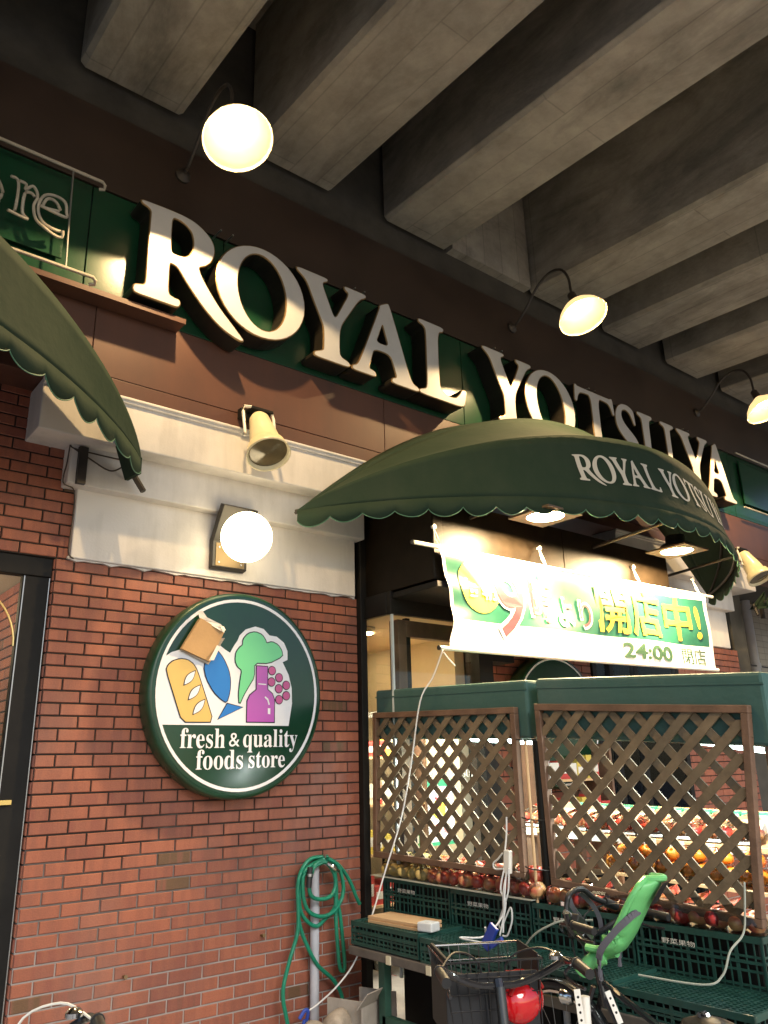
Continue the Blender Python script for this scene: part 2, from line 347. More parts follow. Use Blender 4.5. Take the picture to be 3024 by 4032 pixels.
def text_mesh(body, ext=0., offset=0., box=None):
    """text as (verts, faces) in a unit frame, or stretched into box (x0, x1, y0, y1)"""
    cu = bpy.data.curves.new('lettering', 'FONT'); cu.body = body; cu.size = 1; cu.extrude = ext; cu.offset = offset; cu.resolution_u = 4
    o = bpy.data.objects.new('lettering', cu); COL.objects.link(o); bpy.context.view_layer.update()
    me = bpy.data.meshes.new_from_object(o.evaluated_get(DG()))
    V = [tuple(v.co) for v in me.vertices]; F = [list(p.vertices) for p in me.polygons]
    bpy.data.objects.remove(o); bpy.data.curves.remove(cu); bpy.data.meshes.remove(me)
    if box and V:
        xs = [v[0] for v in V]; ys = [v[1] for v in V]; a, b, c, d = min(xs), max(xs), min(ys), max(ys)
        V = [(box[0]+(v[0]-a)/(b-a)*(box[1]-box[0]), box[2]+(v[1]-c)/(d-c)*(box[3]-box[2]), v[2]) for v in V]
    return V, F

# ------------------------------------------------------------------ setting: ground
g = MB(); g.box(-40, 60, -45, 30, GZ-.3, GZ)
struct(g.build('pavement', mat('grey_paving', (.32, .315, .31), .85, var=.2, nscale=3, bump=.2)))

# ------------------------------------------------------------------ railway viaduct overhead
via = thing('railway_viaduct', (2, -4, 6.3), 'concrete railway viaduct of deep girders passing over the shop front', 'viaduct')
SL = .054                                      # girders drop slightly towards the street
YB, YF = -.30, -8.0
def gz(y): return 6.41 + SL*(y+.3)
def girder(x0, x1, depth=1.45, flange=None):
    m = MB(); ch = .035
    def sec(y):
        z = gz(y)
        return [(x0, y, z+ch), (x0+ch, y, z), (x1-ch, y, z), (x1, y, z+ch), (x1, y, z+depth), (x0, y, z+depth)]
    a, b = sec(YB), sec(YF); n = 6; m.v += a+b
    m.face(list(range(n))); m.face([n+i for i in range(n)][::-1])
    for i in range(n): m.face([i, (i+1) % n, n+(i+1) % n, n+i])
    if flange:
        za, zb = gz(YB)+flange, gz(YF)+flange
        m.hexa([(x0-.30, YB, za), (x0, YB, za), (x0, YF, zb), (x0-.30, YF, zb), (x0-.30, YB, za+.6), (x0, YB, za+.6), (x0, YF, zb+.6), (x0-.30, YF, zb+.6)])
    return m.build('girder', M_CONC, via)
for x0, x1 in ((-6.0, -5.2), (-4.55, -3.76), (-3.12, -2.34), (-1.70, -.92), (-.28, .51), (1.12, 1.92), (2.52, 3.31), (4.55, 5.29), (5.83, 6.6), (7.15, 7.93), (8.5, 9.28), (9.9, 10.7), (11.3, 12.1), (12.7, 13.5)):
    girder(x0, x1)
m = MB(); m.hexa([(-8, YB+.35, gz(YB)+1.4), (16, YB+.35, gz(YB)+1.4), (16, YF, gz(YF)+1.4), (-8, YF, gz(YF)+1.4), (-8, YB+.35, gz(YB)+1.8), (16, YB+.35, gz(YB)+1.8), (16, YF, gz(YF)+1.8), (-8, YF, gz(YF)+1.8)])
m.build('deck_slab', M_CONC, via)
m = MB(); m.box(3.36, 4.52, -.34, -.02, 6.44, 8.0); m.build('diaphragm', M_CONC, via)
M_DKCONC = mat('dark_concrete', (.06, .055, .045), .9, var=.35, nscale=3)  # concrete much darker than the girders, for end and rear walls
m = MB(); m.box(-8, 16, -.24, -.1, 6.02, 8.0); m.build('end_wall', M_DKCONC, via)

# ------------------------------------------------------------------ the shop building
shop = thing('shop_building', (2.5, 0, GZ), 'red brick food shop with brown and green fascia built under the viaduct', 'shop')
BL, BH, BZ = .225, .07396, 1.6374              # brick module and height of the joint row zero
def brick_part(name, x0, x1, z0, z1, xorg=0., ret=None, y=0.):
    m = MB(); m.tone = []
    def put(b0, b1, c0, c1, side=False):
        t = random.random(); t = .02+.1*t if random.random() < .02 else .36+.5*t
        b = len(m.v); i = .0035
        for (q, e) in ((0, .0), (-.0055, .0), (-.009, i)):
            P = [(b0+e, c0+e), (b1-e, c0+e), (b1-e, c1-e), (b0+e, c1-e)]
            for (u, zz) in P: m.v.append((u, y+q, zz) if not side else (x0+q, u, zz))
        for r in (0, 1):
            for k in range(4): m.face([b+r*4+k, b+r*4+(k+1) % 4, b+r*4+4+(k+1) % 4, b+r*4+4+k]); m.tone.append(t)
        m.face([b+8, b+9, b+10, b+11]); m.tone.append(t)
    k0 = math.floor((BZ-z1)/BH)-1; k1 = math.ceil((BZ-z0)/BH)+1
    for k in range(k0, k1+1):
        zc = BZ-k*BH; c0, c1 = max(zc-BH/2+.005, z0), min(zc+BH/2-.005, z1)
        if c1-c0 < .012: continue
        ph = .5 if k % 2 == 0 else 0.
        j = math.floor((x0-xorg)/BL)-2
        while True:
            a, b = xorg+(ph+j)*BL+.005, xorg+(ph+j+1)*BL-.005; j += 1
            if a > x1: break
            a, b = max(a, x0), min(b, x1)
            if b-a > .02: put(a, b, c0, c1)
        if ret:
            d = 0.004; q = .5 if k % 2 else 1.
            while d < ret:
                e = min(d+BL*q-.01, ret); q = 1.
                if e-d > .02: put(d, e, c0, c1, True)
                d = e+.01
    nb = len(m.f)
    m.box(x0+.001, x1, y, y+(ret or .3), z0, z1, 1)
    return m.build(name, [M_BRICK, M_MORTAR], shop, fix=True)
brick_part('brick_pier', 0, 2.357, GZ, 2.8577, ret=2.35)
brick_part('brick_wall', -4.6, .30, 2.8577, 3.96)
brick_part('brick_pier', 3.85, 5.32, GZ, 2.86)
brick_part('brick_pier', 6.95, 8.36, GZ, 2.86, ret=None)
# white stepped cornices over the two outer piers
def cornice(a, b, mirror=False):
    """a: left ends of low, middle, top step; b: right ends"""
    zs = ((2.862, 3.335, .045), (3.322, 3.60, .135), (3.585, 3.93, .285))
    for k, (z0, z1, d) in enumerate(zs):
        m = MB(); m.box(a[k], b[k], -d, .02+.004*k, z0, z1)
        if k == 2:
            m.box(a[k]-.002, b[k]+.002, -d-.014, -d+.01, z1-.045, z1-.012); m.box(a[k]-.003, b[k]+.003, -d-.024, -d+.01, z1-.022, z1+.002)
        m.build('cornice_step', M_WHITE, shop, bevel=.008)
cornice((.073, -.02, -.268), (2.318, 2.352, 2.352))
cornice((5.62, 5.62, 5.62), (8.15, 8.22, 8.56))
# mortar smear along the bottom of the white bands
m = MB()
for (xa, xb) in ((.06, 2.32),):
    top = [(xa+(xb-xa)*i/40, 2.875) for i in range(41)]; bot = [(xa+(xb-xa)*i/40, 2.862-.014*abs(math.sin(i*.9)+.5*math.sin(i*2.3))) for i in range(41)]
    m.prism(top+bot[::-1], -.030, -.001)
m.build('sealant_bead', M_WHITE, shop)
# fascia: brown, green sign band, brown above
FY = -.30
m = MB()
for x0, x1 in ((-7, -2.2), (-2.194, .0), (.006, 2.452), (2.458, 4.9), (4.906, 7.3), (7.306, 9.7), (9.706, 15)):
    m.box(x0, x1, FY, FY+.1, 4.042, 4.545); m.box(x0, x1, FY-.006, FY+.1, 3.925, 4.034)
m.box(-7, 15, FY+.012, FY+.1, 3.93, 4.54)
m.build('brown_fascia', M_BROWN, shop, bevel=.003)
m = MB()
for x0, x1 in ((-7, -.105), (-.097, .9), (.905, 3.413), (3.421, 5.9), (5.906, 8.33), (8.338, 10.8), (10.808, 15)):
    m.box(x0, x1, FY-.004, FY+.1, 4.547, 5.44)
m.build('sign_band', M_GREENP, shop, bevel=.003)
m = MB(); m.box(-7, 15, FY-.02, FY+.1, 5.443, 6.10); m.build('upper_fascia', mat('dark_brown_paint', (.032, .019, .014), .5, var=.25, nscale=2), shop)
m = MB(); m.box(-7, .567, FY-.15, FY-.008, 4.520, 4.548); m.box(-7, .567, FY-.158, FY-.146, 4.515, 4.553)
m.build('ledge', M_BROWN, shop)
m = MB(); m.box(-7, 15, FY+.02, .3, 3.94, 4.02); m.build('soffit', M_BROWN, shop)
# bulkhead box under the awning, shop window, wooden header
m = MB(); m.box(2.42, 5.56, -.87, -.01, 2.862, 3.50); m.box(2.424, 2.52, -.876, -.8, 2.87, 3.49)
for x in (3.95,): m.box(x, x+.008, -.874, -.86, 2.87, 3.49)
m.build('bulkhead', M_GLOSSB, shop, bevel=.004)
m = MB()
m.box(2.358, 2.418, -.06, .06, GZ, 3.60); m.box(2.40, 3.42, -.385, -.335, 2.682, 2.86); m.box(2.395, 2.445, -.335, -.02, 2.684, 2.858)
m.box(2.62, 2.665, -.30, -.255, GZ, 2.68); m.box(3.30, 3.46, -.42, -.32, GZ, 2.86); m.box(3.46, 3.86, -.30, -.10, 2.40, 2.86); m.box(2.42, 5.56, -.9, -.02, 2.80, 2.845)
m.build('window_frame', M_BLACK, shop, bevel=.004)
m = MB(); m.box(2.53, 2.615, -.31, -.20, .3, 2.66); m.box(2.615, 3.30, -.31, -.24, 2.53, 2.66); m.build('timber_frame', M_WOODR, shop, bevel=.004)
m = MB(); m.box(2.424, 2.432, -.362, .05, .2, 2.68); m.box(2.424, 3.30, -.366, -.358, .2, 2.68); m.build('window_pane', M_GRASSG, shop)
m = MB(); m.box(2.418, 2.436, -.372, -.352, .2, 2.69); m.build('pane_edge', mat('polished_glass_edge', (.55, .6, .58), .2), shop)
for t_, x0, x1, z0, z1 in (('ROYAL YOTSUYA', 2.70, 3.26, 1.47, 1.525),):
    m = MB(); m.add_mesh(text_mesh(serif(t_), box=(x0, x1, z0, z1)), lambda x, y, z: (x, -.369, y)); m.build('window_lettering', M_WMET, shop, fix=False)
# glazed door at the left, set back in its opening
door = MB(); door.box(-.36, -.005, .02, .10, 2.735, 2.857); door.box(-.175, -.012, .03, .085, GZ, 2.735); door.box(-1.6, -1.4, .03, .085, GZ, 2.735); door.box(-1.4, -.36, .02, .10, 2.735, 2.857)
door.box(-1.4, -.175, .035, .08, GZ, .35)
dr = door.build('door_frame', M_BLACK, shop, bevel=.006)
m = MB(); m.box(-1.4, -.175, .055, .062, .35, 2.735); m.build('door_pane', M_GRASSG, dr)
m = MB(); m.box(-.168, -.162, .026, .034, GZ, 2.73); m.box(-.021, -.016, .022, .03, GZ, 2.73); m.build('edge_bead', M_STEEL, dr)
m = MB(); m.box(-.23, -.10, .006, .026, 1.405, 1.430); m.build('door_handle', mat('brass', (.75, .55, .2), .25, .9), dr)
m = MB(); m.tube([(-.52+.34*math.cos(t), .05, 2.30+.36*math.sin(t)) for t in [math.pi*i/24 for i in range(25)]], .006, 6)
m.tube([(-.36, .05, 2.52), (-.29, .05, 2.36), (-.43, .05, 2.36), (-.36, .05, 2.52)], .006, 6)
m.build('gold_decal', mat('gold_leaf', (.8, .6, .25), .35, .8), dr)
# interior rooms
M_BEIGE = mat('beige_plaster', (.50, .42, .30), .8, var=.06)
m = MB(); m.box(2.45, 3.84, 2.6, 2.7, GZ, 2.78); m.box(3.72, 3.84, .31, 2.6, GZ, 2.78); m.box(2.36, 2.44, .1, 2.7, GZ, 2.78); m.build('interior_wall', M_BEIGE, shop)
m = MB(); m.box(2.44, 3.84, -.33, 2.7, 2.70, 2.79); m.build('interior_ceiling', mat('cream_ceiling', (.58, .50, .36), .8), shop)
m = MB(); m.lathe((2.66, .35, 2.698), (0, 0, -1), [(0, .13), (.012, .13), (.018, .10), (.012, .06), (.02, .03)], 24, cap1=True); m.build('ceiling_vent', mat('vent_grey', (.35, .3, .22), .6), shop)
for x, y in ((2.86, .55), (3.12, .18), (3.3, 1.4), (2.75, 1.6)):
    m = MB(); m.lathe((x, y, 2.699), (0, 0, -1), [(0, .075), (.008, .075), (.006, .06)], 20, cap1=True); m.build('ceiling_downlight', M_WARM, shop)
al = bpy.data.lights.new('window_room_light', 'AREA'); al.energy = 50; al.size = .8; al.color = (1, .88, .68); ao = bpy.data.objects.new('window_room_light', al); COL.objects.link(ao); ao.location = (3.15, .55, 2.0)
m = MB(); m.box(-1.7, -1.6, .12, 2.5, GZ, 2.9); m.box(-1.7, .02, 2.5, 2.6, GZ, 2.9); m.box(-1.7, .02, .14, 2.6, 2.86, 2.95); m.build('interior_wall', M_BEIGE, shop)
plight('door_room_light', (-.85, 1.0, 2.6), 22, (1, .78, .5), .1)
# entrance hall between the second and third piers
m = MB(); m.box(5.34, 6.93, 1.6, 1.7, GZ, 2.86); m.box(5.32, 5.34, .3, 1.7, GZ, 2.86); m.build('interior_wall', mat('pale_wall', (.5, .55, .58), .8), shop)
m = MB()
for x in (5.34, 5.62, 6.06, 6.86): m.box(x, x+.07, -.02, .05, GZ, 2.80)
m.box(5.34, 6.93, -.03, .06, 2.74, 2.86); m.box(5.34, 6.93, -.02, .05, 1.02, 1.08)
m.build('window_frame', M_BLACK, shop, bevel=.004)
m = MB(); m.box(5.34, 6.93, .01, .018, GZ, 2.74); m.build('window_pane', M_GRASSG, shop)
al = bpy.data.lights.new('hall_light', 'AREA'); al.energy = 38; al.size = 1.0; al.color = (.9, .95, 1); ao = bpy.data.objects.new('hall_light', al); COL.objects.link(ao); ao.location = (6.2, .9, 2.8)
m = MB(); m.box(-7, 15, 2.8, 3.0, GZ, 8.0); m.box(-7, 15, .02, 3.0, 3.98, 4.05); m.box(-7, -4.6, -.0, .3, GZ, 4.0); m.box(8.37, 8.7, .02, 3.0, GZ, 4.0); m.build('rear_wall', M_DKCONC, shop)

# ------------------------------------------------------------------ big raised lettering
GLY = {}
GLY['R'] = [[(.171, .735), (.239, .741), (.393, .747), (.477, .747), (.563, .735), (.632, .704), (.693, .658), (.725, .609), (.735, .551), (.725, .494), (.703, .448), (.666, .407), (.611, .375), (.653, .289), (.715, .203), (.796, .103), (.897, .010), (.985, -.075), (.993, -.09), (.975, -.095), (.901, -.078), (.792, -.028), (.683, .061), (.594, .155), (.525, .237), (.475, .306), (.442, .325), (.401, .327), (.401, .255), (.404, .099), (.417, .066), (.454, .056), (.49, .054), (.499, .03), (.484, .0), (.413, .0), (.316, .0), (.18, .0), (.166, .024), (.172, .055), (.201, .065), (.238, .074), (.25, .106), (.249, .249), (.249, .446), (.251, .619), (.250, .68), (.224, .703), (.184, .713)],
            [(.399, .70), (.461, .703), (.519, .678), (.559, .639), (.577, .574), (.576, .501), (.551, .439), (.515, .409), (.46, .400), (.404, .404), (.400, .566)]]
def ell(cx, cy, rx, ry, n=40, rot=0):
    o = []
    for i in range(n):
        t = 2*math.pi*i/n; x, y = rx*math.cos(t), ry*math.sin(t); o.append((cx+x*math.cos(rot)-y*math.sin(rot), cy+x*math.sin(rot)+y*math.cos(rot)))
    return o
GLY['O'] = [ell(1.139, .372, .376, .378), ell(1.142, .374, .214, .325, rot=.10)]
GLY['Y'] = [[(1.441, .731), (1.590, .732), (1.733, .732), (1.738, .711), (1.676, .679), (1.74, .53), (1.807, .375), (1.88, .52), (1.958, .678), (1.912, .705), (1.904, .732), (2.01, .732), (2.124, .732), (2.126, .706), (2.059, .668), (1.95, .49), (1.853, .33), (1.848, .106), (1.865, .062), (1.946, .04), (1.950, .0), (1.78, .0), (1.616, .0), (1.613, .034), (1.694, .066), (1.705, .092), (1.706, .277), (1.676, .344), (1.60, .50), (1.536, .647), (1.449, .706)]]
GLY['A'] = [[(2.353, .737), (2.274, .69), (2.280, .672), (2.16, .36), (2.041, .056), (1.982, .034), (1.981, .0), (2.10, .0), (2.214, .0), (2.216, .03), (2.198, .045), (2.141, .055), (2.172, .16), (2.201, .258), (2.38, .256), (2.42, .15), (2.449, .057), (2.392, .04), (2.395, .0), (2.54, .0), (2.68, .0), (2.687, .03), (2.601, .058), (2.49, .40), (2.379, .737)], [(2.300, .537), (2.26, .42), (2.222, .322), (2.366, .322), (2.33, .44)]]
GLY['L'] = [[(2.71, .731), (2.86, .731), (3.012, .731), (3.008, .695), (2.938, .668), (2.932, .38), (2.932, .14), (2.955, .08), (3.036, .055), (3.126, .062), (3.185, .12), (3.212, .172), (3.264, .172), (3.247, .092), (3.224, .0), (2.96, .0), (2.697, .0), (2.699, .036), (2.765, .052), (2.792, .095), (2.796, .38), (2.799, .64), (2.775, .68), (2.716, .70)]]
GLY['T'] = [[(4.885, .742), (4.915, .742), (4.93, .728), (5.2, .728), (5.49, .728), (5.505, .742), (5.535, .742), (5.545, .65), (5.552, .555), (5.52, .552), (5.50, .62), (5.46, .668), (5.38, .680), (5.276, .680), (5.272, .38), (5.272, .11), (5.285, .066), (5.35, .04), (5.355, .0), (5.21, .0), (5.07, .0), (5.075, .04), (5.14, .066), (5.152, .11), (5.152, .38), (5.150, .680), (5.04, .680), (4.965, .668), (4.925, .62), (4.905, .552), (4.872, .555), (4.878, .65)]]
GLY['S'] = [[(5.925, .70), (5.935, .61), (5.94, .54), (5.912, .535), (5.885, .61), (5.835, .67), (5.77, .69), (5.705, .67), (5.680, .615), (5.69, .55), (5.745, .49), (5.83, .435), (5.92, .37), (5.975, .29), (5.985, .19), (5.95, .09), (5.87, .015), (5.77, -.012), (5.67, .005), (5.60, .04), (5.588, .13), (5.580, .225), (5.612, .23), (5.645, .14), (5.70, .07), (5.78, .045), (5.845, .07), (5.87, .135), (5.855, .205), (5.79, .27), (5.70, .325), (5.62, .39), (5.575, .47), (5.570, .57), (5.61, .67), (5.69, .735), (5.785, .752), (5.87, .735)]]
GLY['U'] = [[(6.0, .731), (6.14, .731), (6.284, .731), (6.285, .70), (6.215, .668), (6.206, .42), (6.205, .25), (6.225, .14), (6.29, .075), (6.38, .06), (6.47, .09), (6.53, .17), (6.545, .30), (6.545, .48), (6.54, .65), (6.52, .68), (6.455, .70), (6.455, .731), (6.59, .731), (6.725, .731), (6.725, .70), (6.655, .672), (6.64, .64), (6.636, .45), (6.632, .26), (6.60, .12), (6.52, .025), (6.40, -.012), (6.27, -.005), (6.16, .05), (6.10, .15), (6.085, .28), (6.082, .46), (6.078, .64), (6.06, .675), (6.0, .70)]]
WORD = [('R', 0), ('O', 0), ('Y', 0), ('A', 0), ('L', 0), ('Y', 2.07), ('O', 3.325), ('T', 0), ('S', 0), ('U', 0), ('Y', 5.352), ('A', 5.315)]
def glyph(ch, dx): return [[(x+dx, y) for x, y in (chaikin(lp, 2, .22) if ch != 'O' else lp)] for lp in GLY[ch]]
sign = thing('letter_sign', (4.0, -.4, 4.60), 'row of large white capital letters with dark sides along the green fascia band', 'sign')
for ch, dx in WORD:
    V, F = curve_mesh(glyph(ch, dx), extrude=.085, bevel=.010)
    m = MB(); m.v = [(x, -.405-z, 4.602+y) for x, y, z in V]
    for f in F:
        a, b, c = (Vector(m.v[f[i]]) for i in (0, 1, 2)); n = (b-a).cross(c-a)
        ny = abs(n.normalized().y) if n.length > 1e-12 else 0
        front = all(m.v[i][1] < -.48 for i in f)
        m.face(f, 0 if (ny > .95 and front) else (2 if front else 1))
    m.build('letter', [M_LETW, M_DARKB, M_TRIM], sign)
for x in (.80, 2.05, 3.74, 5.2, 7.05):
    for d in (0, .10):
        m = MB(); m.tube([(x+d, -.46, 5.40), (x+d, -.325, 5.405)], .007, 6); m.build('stay_rod', M_STEEL, sign)

# ------------------------------------------------------------------ unlit neon tube signs on the green band
def neon(dx, label, full):
    t = thing('neon_sign', (-.6+dx, -.38, 5.0), label, 'neon sign', 'unlit neon tube signs on the fascia')
    y = -.42
    m = MB(); m.box(-3+dx, -.265+dx, -.345, -.330, 4.76, 5.36); m.build('backing_panel', M_GREENP, t)
    for z, xe in ((5.408, -.055), (4.652, -.055)):
        m = MB(); m.tube([(-3.2+dx, y, z), (xe-.02+dx, y, z), (xe+dx, y+.01, z-.012), (xe+.002+dx, y+.03, z-.03), (xe-.03+dx, y+.04, z-.036)], .012, 8); m.build('border_tube', M_NEON, t, smooth=True)
    m = MB(); m.tube([(-.272+dx, y, 5.40), (-.262+dx, y, 5.0), (-.250+dx, y, 4.64)], .006, 6); m.build('edge_rod', M_STEEL, t)
    if full:
        def tb(pts, n=6):
            m = MB(); m.tube(spline([(px+dx+.07, y-.02*((i % 3) == 0), pz) for i, (px, pz) in enumerate(pts)], n), .010, 7); m.build('letter_tube', M_NEON, t, smooth=True)
        e = .006
        # letter e (two outlines), letter r, end of letter o, more letters to the left
        tb([(-.52, 5.02), (-.36, 5.02), (-.355, 5.06), (-.375, 5.115), (-.43, 5.15), (-.49, 5.13), (-.525, 5.06), (-.525, 4.99), (-.49, 4.92), (-.43, 4.885), (-.37, 4.90)])
        tb([(-.40, 5.045), (-.42, 5.10), (-.455, 5.115), (-.49, 5.08), (-.495, 5.035), (-.40, 5.045)])
        tb([(-.54, 5.07), (-.555, 5.01), (-.53, 4.92), (-.47, 4.865), (-.40, 4.855), (-.365, 4.865), (-.37, 4.90)])
        tb([(-.71, 5.15), (-.66, 5.14), (-.66, 4.93), (-.70, 4.90), (-.58, 4.90), (-.615, 4.935), (-.62, 5.06), (-.58, 5.10), (-.555, 5.08)], 4)
        tb([(-.66, 5.14), (-.615, 5.15), (-.615, 5.11), (-.58, 5.14), (-.545, 5.12), (-.54, 5.07)], 4)
        for q, rr in ((.0, .115), (.0, .07)):
            tb([(-.86+rr*1.0*math.cos(a), 5.01+rr*1.2*math.sin(a)) for a in [2*math.pi*i/14 for i in range(15)]], 2)
        tb([(-1.12, 5.27), (-1.06, 5.27), (-1.06, 4.94), (-1.03, 4.89), (-.99, 4.91)]); tb([(-1.15, 5.13), (-1.0, 5.13)])
        tb([(-1.22, 5.12), (-1.30, 5.15), (-1.36, 5.10), (-1.30, 5.02), (-1.22, 4.97), (-1.26, 4.89), (-1.36, 4.90)])
    return t
neon(0, 'unlit neon tube lettering in a frame beside the first big letter', True)
neon(11.55, 'unlit neon tube frame beyond the last big letter at the right', False)

# ------------------------------------------------------------------ gooseneck lamps
def gooseneck(x, label):
    t = thing('gooseneck_lamp', (x, FY, 5.84), label, 'lamp', 'gooseneck lamps over the sign')
    m = MB(); m.lathe((x, FY-.02, 5.84), (0, -1, 0), [(0, .06), (.02, .06), (.035, .03), (.05, .018)], 16, cap1=True); m.build('wall_plate', M_IRON, t, smooth=True)
    m = MB(); m.tube(spline([(x, FY-.03, 5.84), (x, -.42, 5.87), (x, -.55, 5.98), (x, -.70, 6.13), (x, -.86, 6.20), (x, -1.00, 6.16), (x, -1.075, 6.03), (x, -1.09, 5.88), (x, -1.10, 5.80)], 5), .013, 8); m.build('arm', M_IRON, t, smooth=True)
    ax = Vector((0, -math.sin(R(20)), -math.cos(R(20)))); c = Vector((x, -1.09, 5.83))
    m = MB(); m.lathe(c, ax, [(-.02, .02), (0, .04), (.10, .045), (.13, .06)], 16, cap0=True); m.build('socket', M_IRON, t, smooth=True)
    m = MB(); m.lathe(c, ax, [(.11, .05), (.15, .10), (.19, .155), (.25, .205), (.31, .232), (.315, .235)], 32, 0)
    m.lathe(c, ax, [(.313, .231), (.307, .226), (.248, .200), (.19, .15), (.155, .098), (.13, .05), (.128, .0)], 32, 1)
    m.build('shade', [M_OPAL, M_SHIN], t, smooth=True, fix=False)
    b = c + ax*.185
    m = MB(); m.sphere(b, .055, 16, 10); m.tube([c+ax*.12, c+ax*.18], .025, 10); m.build('bulb', M_WARM, t, smooth=True)
    plight('gooseneck_light', tuple(c+ax*.262), 270, (1, .68, .32), .035, t, spot=R(153), direction=tuple(ax))
    return t
gooseneck(.53, 'lit gooseneck lamp nearest, above the first two big letters')
gooseneck(4.17, 'lit gooseneck lamp with curved iron arm above the start of the second word')
gooseneck(7.68, 'lit gooseneck lamp furthest right, beyond the last big letters')

# ------------------------------------------------------------------ crescent awnings
AWP = dict(rb=1.446, kb=.901, thb=.062, rc=1.458, kc=.808, thc=.528, rt=1.31, kt=1.031, tht=1.2)
def awning(xc, a, y0, z0, sc, label, text, brackets=True):
    t = thing('crescent_awning', (xc, y0, z0), label, 'awning', 'crescent awnings over the shop openings')
    def rib(i, u):
        r, k, th = [(AWP['rb'], AWP['kb'], AWP['thb']), (AWP['rc'], AWP['kc'], AWP['thc']), (AWP['rt'], AWP['kt'], AWP['tht'])][i]
        ww = max(0, 1-u*u)**k
        return Vector((xc+a*u, y0-r*sc*ww*math.cos(th), z0+r*sc*ww*math.sin(th)))
    def surf(u, f):
        i = 0 if f < 1 else 1
        p = rib(i, u).lerp(rib(i+1, u), f-i); q = 4*(f-i)*(1-(f-i))
        return p + Vector((0, .03, -.03))*q*(1-u*u) + Vector((0, .7, -.7))*.006*math.sin(23*u+4*f)*math.sin(math.pi*min(1, f-i+.0))*(1-u*u)**.5
    N = 72; us = [-math.cos(math.pi*i/N) for i in range(N+1)]
    m = MB(); m.grid(lambda i, j: surf(us[round(i*N)], j), N, 8); m.build('front_panel', M_AWN, t, smooth=True, fix=False, solid=.004)
    m = MB(); m.grid(lambda i, j: surf(us[round(i*N)], 1+j), N, 8)
    top = [rib(2, u) for u in us]; b = len(m.v)
    for i, p in enumerate(top): m.v.append(tuple(p)); m.v.append((p.x, min(y0, -.312), p.z+.12*(1-us[i]**2)))
    for i in range(N): m.face([b+2*i, b+2*i+2, b+2*i+3, b+2*i+1])
    m.build('top_panel', M_AWN, t, smooth=True, fix=False, solid=.004)
    # scalloped valance under the front rib; scallops of equal length along the rib
    P = [rib(0, -math.cos(math.pi*i/400)) for i in range(401)]; L = [0]
    for p, q in zip(P, P[1:]): L.append(L[-1]+(q-p).length)
    ns = max(6, round(L[-1]/.245)); m = MB(); per = 14; i = 0; top, bot = [], []
    for k in range(ns*per+1):
        s = L[-1]*k/(ns*per)
        while i < 399 and L[i+1] < s: i += 1
        p = P[i].lerp(P[i+1], (s-L[i])/max(1e-9, L[i+1]-L[i])); f = (k % per)/per
        d = .082+(.058+.008*math.sin(5.3*(k//per)))*math.sin(math.pi*f)**.75
        top.append(p); bot.append(p+Vector((0, .012*math.sin(k*.35), -d)))
    b = len(m.v); m.v += [tuple(p) for p in top] + [tuple((p+q)/2+Vector((0, -.004, 0))) for p, q in zip(top, bot)] + [tuple(q) for q in bot]; n = len(top)
    for k in range(n-1):
        m.face([b+k, b+k+1, b+n+k+1, b+n+k]); m.face([b+n+k, b+n+k+1, b+2*n+k+1, b+2*n+k])
    v = m.build('valance', M_AWN, t, smooth=True, fix=False, solid=.003)
    m = MB(); m.tube([p+Vector((0, -.003, 0)) for p in bot], .0035, 5); m.build('edge_binding', mat('pale_green_binding', (.06, .16, .10), .6), v)
    m = MB(); m.tube([rib(0, u)+Vector((0, .02, 0)) for u in us], .014, 6); m.tube([rib(1, u)+Vector((0, .025, -.015)) for u in us], .012, 6)
    for u in (-.55, 0, .55): m.tube([rib(0, u)+Vector((0, .02, 0)), (xc+a*u, y0, z0)], .014, 6)
    m.build('frame', M_IRON, t)
    for sgn in (-1, 1):
        p = rib(0, sgn)
        if brackets: m = MB(); m.hexa([(p.x-.012, -.14, p.z-.07), (p.x+.012, -.14, p.z-.07), (p.x+.012, y0, p.z-.09), (p.x-.012, y0, p.z-.09), (p.x-sgn*.16-.01, -.29, p.z+.16), (p.x-sgn*.16+.01, -.29, p.z+.16), (p.x+.01, y0, p.z+.02), (p.x-.01, y0, p.z+.02)]); m.build('end_flap', M_AWN, t)
        if brackets:
            m = MB(); m.tube([(p.x-.01, -.20, p.z), (p.x+sgn*.07, -.27, p.z-.17)], .020, 6); m.build('hinge_arm', M_IRON, t)
            m = MB(); m.box(p.x-sgn*.30-.028, p.x-sgn*.30+.028, -.17, -.134, p.z-.16, p.z+.09); m.build('hinge_bracket', M_IRON, t)
    if text:
        # lettering along the front panel
        Q = [surf(-math.cos(math.pi*i/400), .5) for i in range(401)]; LL = [0]
        for p, q in zip(Q, Q[1:]): LL.append(LL[-1]+(q-p).length)
        def at(s):
            import bisect
            i = max(0, min(399, bisect.bisect(LL, s)-1)); h = (s-LL[i])/max(1e-9, LL[i+1]-LL[i]); x = Q[i].lerp(Q[i+1], h).x
            return (x-xc)/a
        s0, scale, f0, fh = text
        mm = MB()
        for ch, dx in WORD:
            V, F = curve_mesh(glyph(ch, dx))
            def put(x, y, z):
                u = at(s0+x*scale); p = surf(u, f0+(y/.735)*fh); d = 1e-3
                nrm = (surf(u+d, f0+.2)-surf(u-d, f0+.2)).cross(surf(u, f0+.25)-surf(u, f0+.15)).normalized()
                if nrm.y > 0: nrm = -nrm
                return p+nrm*.009
            mm.add_mesh((V, F), put)
        mm.build('lettering', mat('cream_print', (.52, .50, .44), .7), t, fix=False)
    return t
awning(4.386, 2.826, -.354, 3.366, 1.0, 'green crescent awning with white lettering over the banner', (2.16, .295, .34, .40), False)
awning(-2.564, 2.919, -.363, 3.482, 1.142, 'green crescent awning over the door at the left edge', None)
